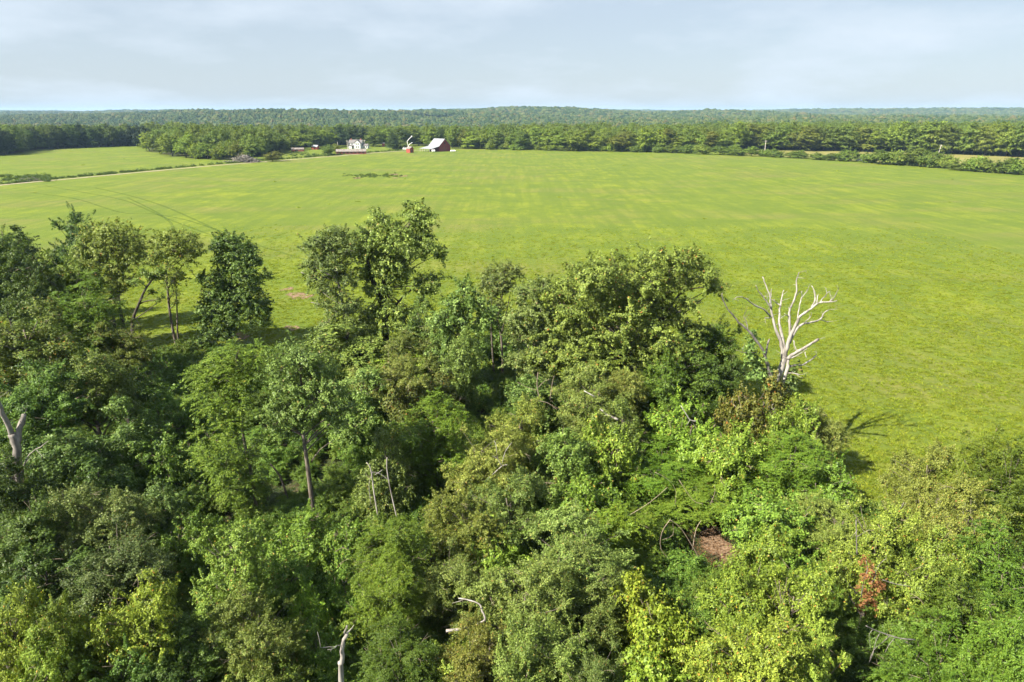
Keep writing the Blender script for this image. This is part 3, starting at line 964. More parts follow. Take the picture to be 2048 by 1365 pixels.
# big red barn: ridge runs towards the viewer and to the right, gable end in shade
def build_barn():
    g = ground(879, 303)
    t = thing('barn', 'big dark red barn with silver tin roof and lean-to', 'barn', (g[0], g[1] + 3, 0), R(-45))
    rf = gable(t, 13.4, 14.8, 5.0, 11.0, M['barn_red'], M['tin'], .5)
    # lean-to on the sunny (-y) side: flatter roof on posts
    y0, y1 = -6.7 - .4, -6.7 - 9.0
    MB().add([(-7.6, y0, 4.55), (7.6, y0, 4.55), (7.6, y1, 2.5), (-10.5, y1, 2.5), (-7.6, y0, 4.7), (7.6, y0, 4.7), (7.6, y1, 2.65), (-10.5, y1, 2.65)],
             [(0, 1, 2, 3), (7, 6, 5, 4), (0, 4, 5, 1), (1, 5, 6, 2), (2, 6, 7, 3), (3, 7, 4, 0)]).obj('lean_to_roof', M['tin'], t)
    for i in range(6):
        MB().box(-9.8 + i * 3.4, -9.6 + i * 3.4, y1 + .3, y1 + .5, 0, 2.5).obj('post', M['polewood'], t)
    MB().box(7.42, 7.48, -1.8, 1.8, 0.02, 4.2).obj('door', M['old_red'], t)
    MB().box(7.42, 7.46, -.8, .8, 6.6, 8.2).obj('hayloft_door', M['darkopen'], t)
    MB().box(-.6, .6, -.6, .6, 11.0, 12.0).obj('vent', M['rust_tin'], t) if False else None
    for k in range(9):                    # standing seams of the tin roof on the lit side
        x = -7 + k * 1.75
        MB().add([(x, -.05, 11.2), (x + .08, -.05, 11.2), (x + .08, -7.1, 4.85), (x, -7.1, 4.85), (x, -.05, 11.27), (x + .08, -.05, 11.27), (x + .08, -7.1, 4.92), (x, -7.1, 4.92)],
                 [(0, 3, 2, 1), (4, 5, 6, 7), (0, 1, 5, 4), (1, 2, 6, 5), (2, 3, 7, 6), (3, 0, 4, 7)]).obj('roof_seam', M['tin'], rf)
build_barn()

def build_small_shed():
    g = ground(820, 305.8)
    t = thing('small_shed', 'small red shed with grey roof at the end of the gravel road', 'shed', (g[0], g[1], 0), R(-35))
    gable(t, 4.6, 4.6, 3.6, 5.2, M['shed_red'], M['rust_tin'], .3)
    MB().box(2.3, 2.35, -.6, .6, .02, 2.1).obj('door', M['darkopen'], t)
build_small_shed()

def build_house():
    g = ground(714, 297.5)
    t = thing('farmhouse', 'white two storey farmhouse with grey roof among dark trees', 'house', (g[0], g[1], 0), R(-6))
    rf = gable(t, 7.0, 13.0, 5.4, 8.2, M['white'], M['slate'], .35, ox=-1.5, oy=3)
    MB().box(-6.6, -5.8, 2.6, 3.4, 7.6, 9.4).obj('chimney', M['brickred'], rf)
    MB().box(3.2, 4.0, 2.6, 3.4, 7.6, 9.4).obj('chimney', M['brickred'], rf)
    # front cross gable, ridge along y
    hw, y0, y1 = 3.1, -3.4, 1.0
    MB().prism_y([(1.6 - hw, 0), (1.6 + hw, 0), (1.6 + hw, 5.0), (1.6, 8.0), (1.6 - hw, 5.0)], y0, y1).obj('front_wall', M['white'], t)
    MB().prism_y([(1.6 - hw - .35, 4.7), (1.6, 8.05), (1.6 + hw + .35, 4.7), (1.6 + hw + .35, 4.9), (1.6, 8.25), (1.6 - hw - .35, 4.9)], y0 - .3, y1 + 2).obj('front_roof', M['slate'], t)
    for x in (.6, 2.6):
        window(t, (x, y0, .9), 'y'); window(t, (x, y0, 3.7), 'y')
    for x in (-7.2, -4.6):
        window(t, (x, -.5, 3.5), 'y')
    # porch on the left and low wing on the right
    MB().add([(-7.6, -3.2, 2.5), (-1.6, -3.2, 2.5), (-1.6, -.45, 3.4), (-7.6, -.45, 3.4), (-7.6, -3.2, 2.65), (-1.6, -3.2, 2.65), (-1.6, -.45, 3.55), (-7.6, -.45, 3.55)],
             [(0, 3, 2, 1), (4, 5, 6, 7), (0, 1, 5, 4), (1, 2, 6, 5), (2, 3, 7, 6), (3, 0, 4, 7)]).obj('porch_roof', M['slate'], t)
    MB().box(-7.5, -4.2, -3.0, -.5, 0, 2.5).obj('porch_wall', M['white'], t)
    MB().box(-1.9, -1.75, -3.1, -2.95, 0, 2.5).obj('porch_post', M['white'], t)
    MB().box(-3.0, -2.0, -.56, -.51, .02, 2.1).obj('door', M['glass'], t)
    gable(t, 5.0, 6.0, 2.8, 4.3, M['white'], M['slate'], .25, ox=8.0, oy=2.4, wname='wing_wall', rname='wing_roof')
    window(t, (7.6, -.1, .9), 'y'); window(t, (9.6, -.1, .9), 'y', .8)
build_house()

def build_long_shed():
    g = ground(703, 308.5)
    t = thing('long_shed', 'long low red shed with rusty grey tin roof beside the road', 'shed', (g[0], g[1], 0), R(10))
    gable(t, 6.5, 25, 2.3, 4.0, M['old_red'], M['rust_tin'], .35)
    for i in range(7):
        MB().box(-10.5 + i * 3.3, -8.8 + i * 3.3, -3.32, -3.27, .7, 1.6).obj('window_opening', M['darkopen'], t)
    MB().box(-12.56, -12.51, -1.2, 1.2, .02, 2.1).obj('door', M['darkopen'], t)
build_long_shed()

def build_ruin():
    g = ground(596, 303)
    t = thing('old_shed', 'sagging low red shed with broken grey roof under the trees', 'shed', (g[0], g[1], 0), R(8))
    gable(t, 5.0, 11, 1.9, 3.0, M['old_red'], M['rust_tin'], .3)
    MB().box(-2, 0.5, -2.56, -2.51, .02, 1.6).obj('door', M['darkopen'], t)
build_ruin()
def build_coop():
    g = ground(631, 299.5)
    t = thing('tin_shed', 'little red shed with bright tin roof standing before dark trees', 'shed', (g[0], g[1], 0), R(-14))
    gable(t, 4.4, 6.0, 2.6, 4.1, M['shed_red'], M['tin'], .3)
    MB().box(-.7, .5, -2.26, -2.21, .02, 2.0).obj('door', M['darkopen'], t)
build_coop()
def build_privy():
    g = ground(767, 294)
    t = thing('outhouse', 'tiny orange red outhouse between the house and the boom lift', 'shed', (g[0], g[1], 0), R(10))
    gable(t, 2.4, 2.6, 3.3, 4.2, M['shed_red'], M['rust_tin'], .2)
    MB().box(-.4, .4, -1.26, -1.21, .02, 1.9).obj('door', M['old_red'], t)
build_privy()

def build_lift():
    g = ground(817, 301.2)
    t = thing('boom_lift_truck', 'white truck with a folded articulated boom lift behind the small shed', 'truck', (g[0], g[1], 0), R(8))
    MB().box(-3.6, 3.4, -1.2, 1.2, .9, 1.5).obj('chassis', M['whitepaint'], t)
    c = MB().prism_y([(-5.4, .9), (-3.65, .9), (-3.65, 2.9), (-4.6, 2.9), (-5.4, 1.9)], -1.15, 1.15).obj('cab', M['whitepaint'], t)
    MB().box(-4.5, -3.85, -1.19, -1.16, 1.9, 2.7).obj('side_window', M['glass'], c)
    MB().box(-3.3, 3.2, -1.15, 1.15, 1.5, 2.4).obj('utility_body', M['whitepaint'], t)
    for x in (-4.3, 1.6, 2.7):
        for y in (-1.1, 1.1):
            MB().tube([(x, y - .18, .5), (x, y + .18, .5)], [.5, .5], 14).obj('wheel', M['black'], t)
    MB().tube([(.2, 0, 2.4), (.2, 0, 3.9)], [.65, .55], 12).obj('turntable', M['whitepaint'], t)
    MB().tube([(.2, 0, 3.7), (-.6, 0, 6.0), (-.9, 0, 8.2)], [.28, .26, .25], 6).obj('lower_boom', M['whitepaint'], t)
    MB().tube([(-.9, 0, 8.2), (1.0, 0, 10.3), (3.2, 0, 12.4)], [.25, .23, .2], 6).obj('upper_boom', M['whitepaint'], t)
    MB().tube([(.3, .1, 4.6), (2.0, .1, 6.0), (4.0, .1, 7.3)], [.25, .23, .2], 6).obj('stowed_boom', M['whitepaint'], t)
    MB().box(2.9, 4.0, -.5, .5, 12.0, 13.2).obj('bucket', M['whitepaint'], t)
build_lift()

def pole(px, top_py, d, H, label, lean=(0, 0), arm=True, rz=0.0):
    p = at_depth(px, top_py, d)[0]
    H = p[2]
    t = thing('utility_pole', label, 'utility pole', (p[0], p[1], 0), rz, 'power line poles')
    MB().tube([(0, 0, -.3), (lean[0] * .5, lean[1] * .5, H * .5), (lean[0], lean[1], H)], [.28, .24, .2], 8).obj('pole_shaft', M['polewood'], t)
    if arm:
        a = MB().box(lean[0] - 1.2, lean[0] + 1.2, -.08, .08, H - .9, H - .7).obj('crossarm', M['polewood'], t)
        for x in (-1.05, 0.35, 1.05):
            MB().tube([(lean[0] + x, 0, H - .7), (lean[0] + x, 0, H - .45)], [.07, .05], 6).obj('insulator', M['glass'], a)
pole(694, 281, 700, 9.5, 'pale utility pole just left of the white farmhouse')
pole(728.5, 280, 705, 10, 'pale utility pole rising behind the right end of the farmhouse')
pole(675, 284, 690, 9, 'pale utility pole among the trees left of the farmhouse', arm=False)
pole(1532, 281, 640, 10.5, 'upright pale utility pole standing behind the hedgerow bushes')
pole(1879, 290, 560, 10.5, 'leaning pale utility pole above the right hand hedgerow', lean=(1.6, 0))

def tank(name, px, py, label, col='whitepaint', L=2.2, r=.7, cat='tank'):
    g = ground(px, py)
    t = thing(name, label, cat, (g[0], g[1], 0), R(12))
    MB().tube([(-L / 2 - .12, 0, r + .25), (-L / 2, 0, r + .25), (L / 2, 0, r + .25), (L / 2 + .12, 0, r + .25)], [r * .7, r, r, r * .7], 14).obj('vessel', M[col], t, smooth=False)
    for x in (-L * .3, L * .3):
        MB().box(x - .1, x + .1, -.5, .5, 0, .4).obj('foot', M['black'], t)
tank('fuel_tank', 867, 305.2, 'white tank in the grass before the barn lean-to', L=2.6, r=1.0)
tank('storage_tank', 906, 304.6, 'long white tank lying in the grass right of the barn', L=4.4, r=.75)

def build_truck():
    g = ground(1719, 323)
    t = thing('parked_truck', 'white pickup truck parked in the hedgerow gap', 'truck', (g[0], g[1], 0), R(12))
    c = MB().prism_y([(-2.9, .6), (2.7, .6), (2.7, 1.2), (.8, 1.25), (.5, 1.95), (-.9, 1.95), (-1.3, 1.25), (-2.9, 1.15)], -.95, .95).obj('body', M['whitepaint'], t)
    MB().prism_y([(-1.05, 1.3), (.55, 1.3), (.38, 1.85), (-.8, 1.85)], -.97, -.955).obj('side_window', M['glass'], c)
    for x in (-1.8, 1.8):
        for y in (-.85, .85):
            MB().tube([(x, y - .12, .4), (x, y + .12, .4)], [.4, .4], 14).obj('wheel', M['black'], t)
build_truck()

def brush_pile(px, py, wpx, h, n, label, seed, mat='deadgrey'):
    g = ground(px, py)
    t0 = at_height(px, py, 0)[1]
    w = wpx / F * t0 / 2
    rng = np.random.default_rng(seed)
    mb = MB()
    for i in range(n):
        u = rng.normal(0, .45)
        top = h * math.exp(-(u / .6) ** 2)
        c = np.array((u * w, rng.normal(0, w * .22), rng.uniform(.1, max(.3, top))))
        d = unit(rng.normal(size=3) * np.array((1, .8, .35)))
        L = rng.uniform(1.5, 5) * (h / 3.0)
        a, b = c - d * L / 2, c + d * L / 2
        a[2] = max(a[2], .05); b[2] = max(b[2], .05)
        mb.tube(curve_pts(a, b, 4, rng, .08), [r * (h / 3) for r in (.13, .11, .08, .04)], 5)
    t = thing('brush_pile', label, 'brush pile', (g[0], g[1], 0))
    o = mb.obj('sticks', M[mat], t, smooth=True)
    o['kind'] = 'stuff'
    return t
brush_pile(489, 325, 66, 5.0, 190, 'grey heap of cut trunks and brush beside the road', 3)
brush_pile(62, 363, 90, 1.8, 60, 'scattered dead branches on the weedy bank above the road', 4)

# weeds along the road and on the weed patch in the middle of the field
def weeds(name, spots, label, seed, leaf=.5, h=1.0):
    rng = np.random.default_rng(seed)
    lobes = []
    for (x, y, r, hh) in spots:
        lobes.append((x, y, hh * .35, r, r, hh * .65))
    V, v = crown_arrays(lobes, rng, leaf=leaf, asp=.6, lai=1.0, clump=.55, up=.6, cull=.3, shell=(.5, 1.0))
    o = link(name, leaf_mesh(name, V, v, M['weed']))
    return tag(o, label, 'weeds', kind='stuff')
rng = np.random.default_rng(8)
sp = []
for (x0, y0), (x1, y1), n in (((-60, 375.5), (120, 357.6), 40), ((120, 357.6), (420, 330), 110), ((420, 330), (680, 310), 110), ((680, 310), (800, 301.5), 60)):
    for i in range(n):
        t = rng.random()
        g = ground(x0 + (x1 - x0) * t, y0 + (y1 - y0) * t)
        sp.append((g[0] + rng.normal(0, .8), g[1] + abs(rng.normal(0, 1.6)), rng.uniform(.6, 1.7), rng.uniform(.5, 1.5)))
for i in range(46):
    g = ground(rng.uniform(0, 110), rng.uniform(352, 364)); sp.append((g[0], g[1], rng.uniform(1, 2.2), rng.uniform(.6, 1.8)))
for i in range(40):
    g = ground(rng.uniform(520, 690), rng.uniform(308, 313)); sp.append((g[0], g[1], rng.uniform(.8, 1.8), rng.uniform(.5, 1.2)))
weeds('roadside_weeds', sp, 'dark green weeds growing along the far side of the farm road', 9)
sp = []
for i in range(75):
    u = rng.normal(0, .5)
    g = ground(748 + 55 * np.clip(u, -1.1, 1.0), 352.5 + rng.normal(0, 1.6)); sp.append((g[0], g[1], rng.uniform(.4, 1.3), rng.uniform(.2, .6)))
weeds('field_weeds', sp, 'dark weed patch among sandy spots in the middle of the field', 10)

# ------------------------------------------------------------------ trees along the far side of the fields
ORD = ['first', 'second', 'third', 'fourth', 'fifth', 'sixth', 'seventh', 'eighth', 'ninth', 'tenth', 'eleventh', 'twelfth', 'thirteenth', 'fourteenth', 'fifteenth', 'sixteenth',
       'seventeenth', 'eighteenth', 'nineteenth', 'twentieth', 'twenty-first', 'twenty-second', 'twenty-third', 'twenty-fourth', 'twenty-fifth', 'twenty-sixth', 'twenty-seventh',
       'twenty-eighth', 'twenty-ninth', 'thirtieth', 'thirty-first', 'thirty-second', 'thirty-third', 'thirty-fourth', 'thirty-fifth', 'thirty-sixth', 'thirty-seventh', 'thirty-eighth', 'thirty-ninth', 'fortieth']
def edge_tree(px, base, top, w, kind, name, label, group, color=(1, 1, 1), cat='tree'):
    g = ground(px, base)
    H = max(2.0, at_depth(px, top, g[1])[0][2])
    t = at_depth(px, base, g[1])[1]
    return place(kind, name, label, cat, (g[0], g[1], 0), w / F * t, H, group, color)
EDGE_SRC = []
def row(items, fmt, group, name='tree', cat='tree'):
    items = sorted(items, key=lambda a: a[0])
    for i, (px, base, top, w, kind, col) in enumerate(items):
        t = edge_tree(px, base, top, w, kind, name, fmt.format(ORD[i]), group, col, cat)
        EDGE_SRC.append((kind, [c for c in t.children if c.name.startswith('crown')][0]))
rr = random.Random(17)
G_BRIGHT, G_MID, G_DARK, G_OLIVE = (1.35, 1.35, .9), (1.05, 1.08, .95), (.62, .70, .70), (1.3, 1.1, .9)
# dark wood beyond the left field: tint adds the shade of its sunless side
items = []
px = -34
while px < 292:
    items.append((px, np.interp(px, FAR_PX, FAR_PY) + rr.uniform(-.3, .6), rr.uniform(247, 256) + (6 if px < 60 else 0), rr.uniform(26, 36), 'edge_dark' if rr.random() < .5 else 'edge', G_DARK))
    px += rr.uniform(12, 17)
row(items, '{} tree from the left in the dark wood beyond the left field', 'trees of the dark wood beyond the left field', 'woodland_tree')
# bright clump at the corner of the left field
row([(300, 303, 266, 36, 'edge', G_BRIGHT), (322, 309, 276, 26, 'edge', G_MID), (346, 313, 267, 42, 'edge', G_BRIGHT), (372, 316, 268, 40, 'edge', G_BRIGHT),
     (396, 318, 288, 30, 'edge_bush', G_BRIGHT), (416, 319, 286, 34, 'edge', G_BRIGHT), (438, 320, 290, 32, 'edge_bush', G_BRIGHT), (458, 320, 281, 34, 'edge', G_BRIGHT),
     (478, 320, 284, 30, 'edge', G_OLIVE), (500, 320, 270, 40, 'edge', G_MID), (520, 314, 278, 32, 'edge', G_BRIGHT), (362, 308, 258, 40, 'edge', G_MID), (430, 309, 264, 44, 'edge', G_MID), (406, 308, 262, 36, 'edge', G_MID), (474, 308, 262, 40, 'edge', G_BRIGHT)],
    '{} tree from the left in the bright clump at the left field corner', 'trees of the bright clump at the field corner', 'woodland_tree')
# farmyard trees
row([(545, 323, 303, 34, 'edge', G_OLIVE), (560, 305, 272, 34, 'edge', G_BRIGHT), (580, 302, 274, 30, 'edge', G_MID), (606, 299, 263, 42, 'edge', G_BRIGHT), (634, 297, 262, 36, 'edge', G_MID),
     (656, 311, 290, 26, 'edge', G_MID), (672, 306, 288, 18, 'edge', G_OLIVE), (652, 296, 260, 36, 'edge', G_BRIGHT), (676, 294, 252, 40, 'edge_dark', G_MID), (702, 292, 250, 36, 'edge_dark', G_MID), (724, 292, 254, 34, 'edge_dark', G_MID),
     (746, 294, 260, 32, 'edge', G_MID), (770, 292, 256, 38, 'edge', G_BRIGHT), (786, 299, 264, 26, 'cedar', (1.6, 1.6, 1.4)), (800, 298, 283, 40, 'edge_bush', G_MID), (808, 293, 256, 36, 'edge', G_DARK),
     (838, 292, 256, 38, 'edge', G_MID), (862, 294, 258, 36, 'edge', G_BRIGHT), (884, 294, 254, 34, 'edge', G_DARK), (905, 297, 252, 30, 'edge', G_MID)],
    '{} tree from the left around the farmyard buildings', 'trees around the farmyard', 'farmyard_tree')
# wood edge right of the barn
items = [(926, 297, 260, 36, 'edge', G_OLIVE)]
px = 950
while px < 1455:
    items.append((px, np.interp(px, FAR_PX, FAR_PY) + rr.uniform(.2, 2.2) * (1 if px < 1330 else 0), rr.uniform(252, 266) + (6 if px < 990 else 0), rr.uniform(34, 52), 'edge', rr.choice([G_BRIGHT, G_BRIGHT, G_MID, G_OLIVE, (1.3, 1.35, 1.0)])))
    px += rr.uniform(17, 24)
row(items, '{} tree along the wood edge counted rightwards from the barn', 'trees along the wood edge right of the barn', 'woodland_tree')
items = []
px = 930
while px < 1460:
    items.append((px, np.interp(px, FAR_PX, FAR_PY) + rr.uniform(1.2, 3.0) * (1 if px < 1330 else .3), np.interp(px, FAR_PX, FAR_PY) - rr.uniform(6, 15), rr.uniform(14, 30), 'edge_bush', rr.choice([G_BRIGHT, G_BRIGHT, G_MID, G_OLIVE])))
    px += rr.uniform(12, 24)
row(items, '{} low bush at the wood foot counted rightwards from the barn', 'low bushes at the foot of the wood edge', 'edge_bush', 'bush')
# wood beyond the narrow strip field
items = []
px = 1475
while px < 2080:
    items.append((px, np.interp(px, FAR_PX, FAR_PY) + rr.uniform(-.5, .8), rr.uniform(243, 258), rr.uniform(44, 70), 'edge', rr.choice([G_BRIGHT, G_MID, G_MID, G_OLIVE, (1.25, 1.3, 1.0)])))
    px += rr.uniform(19, 27)
row(items, '{} tree from the left in the wood behind the narrow strip field', 'trees behind the narrow strip field', 'woodland_tree')
# hedgerow bushes at the right side of the hayfield
hedge = [(1345, 306, 292, 34), (1375, 307, 291, 34), (1405, 309, 289, 34), (1440, 310, 293, 34), (1468, 311, 291, 34), (1478, 312, 296, 26), (1504, 313, 293, 26), (1530, 313, 300, 30), (1553, 315, 299, 32), (1580, 316, 303, 24), (1598, 317, 302, 32),
         (1640, 320, 307, 36), (1668, 321, 307, 36), (1696, 323, 301, 40), (1738, 326, 308, 36), (1762, 328, 300, 48), (1790, 330, 303, 48), (1815, 331, 305, 40), (1838, 333, 297, 50), (1862, 335, 304, 46), (1888, 337, 313, 40),
         (1920, 341, 325, 40), (1950, 343, 315, 46), (1978, 345, 320, 46), (2008, 347, 316, 52), (2036, 349, 320, 50), (2066, 351, 318, 50)]
row([(a, b, c, d, 'edge_bush' if i % 3 else 'edge', rr.choice([G_MID, (1.3, 1.3, 1.1), (1.0, 1.05, .95)])) for i, (a, b, c, d) in enumerate(hedge)],
    '{} bush from the left in the hedgerow bounding the hayfield', 'bushes of the hedgerow along the right of the hayfield', 'hedgerow_bush', 'bush')

# the woods behind, as one mass
rng = np.random.default_rng(77)
P, S, Z, V = [], [], [], []
for (y0, y1, sp_, mode) in ((560, 1250, 8.5, 0), (1250, 2500, 10.5, 1), (2500, 4500, 17, 1), (4500, 8200, 30, 1)):
    g = jitter_grid(y0, y1, sp_, rng)
    x, y = g[:, 0], g[:, 1]
    m = is_far_wood(x, y - 12)
    # clearings: hay meadows between the far woods
    cl = np.sin(x / 260 + 2.1) * np.sin(y / 330 + .4) + .5 * np.sin(x / 90 + y / 140)
    m &= ~((y > 2300) & (cl > 1.02))
    x, y = x[m], y[m]
    z = tz(x, y)
    n = len(x)
    w = sp_ * 1.25 * np.exp(rng.normal(0, .25, n))
    h = (rng.normal(15.5, 3.4, n) + (0 if mode == 0 else rng.normal(0, 1.5, n))).clip(9, 22)
    h = h + 3.0 * np.sin(x / 47 + 1.7 * np.sin(y / 90)) * np.sin(y / 61 + x / 130)
    w = w * np.where(rng.random(n) < .16, 1.5, 1.0)
    if mode == 0:
        P.append(np.stack([x, y, z], 1)); S.append(w / 11); Z.append(h / 16); V.append(rng.integers(0, 3, n))
    else:
        P.append(np.stack([x, y, z + h * .60], 1)); S.append(w / 2 * .95); Z.append(h * .40); V.append(rng.integers(3, 6, n))
P, S, Z, V = np.concatenate(P), np.concatenate(S), np.concatenate(Z), np.concatenate(V)
srcs = []
seen = set()
for k, c in EDGE_SRC:
    if k == 'edge' and c.data.name not in seen and len(srcs) < 3:
        seen.add(c.data.name); srcs.append(c)
far = gn_scatter('far_forest', P, S, rng.uniform(0, 6.28, len(P)), V, srcs + [ball_source(1.3), ball_source(4.1), ball_source(8.7)], 'rolling green forest stretching away to the hazy horizon', 'forest', Z)
far.color = (1.1, 1.12, 1.0, 1)

def far_house(px, py, d, w, label):
    p = at_depth(px, py, d)[0]
    z = float(tz(np.array([p[0]]), np.array([p[1]]))[0])
    t = thing('far_barn', label, 'barn', (p[0], p[1], max(z, p[2] - 9)), R(20))
    gable(t, w * .5, w, 6, 9, M['white'], M['tin'], .3)
far_house(243, 231, 3300, 46, 'white far off barn below the left skyline')

# ------------------------------------------------------------------ the wood under the camera
def fg(kind, px, top, w, H, label, color=(1, 1, 1), name=None, cat=None, group=None, rz=None):
    p, t = at_height(px, top, H)
    nm = name or {'shrub': 'shrub', 'grape': 'vine_shrub', 'vine': 'vine_covered_tree', 'autumn': 'creeper_covered_bush', 'cedar': 'cedar_tree', 'ash': 'ash_tree', 'elm': 'elm_tree', 'oak': 'oak_tree', 'oak_dark': 'oak_tree'}[kind]
    return place(kind, nm, label, cat or ('shrub' if kind in ('shrub', 'grape', 'autumn') else 'tree'), (p[0], p[1], 0), w * .9 / F * t, H, group, color, rz)

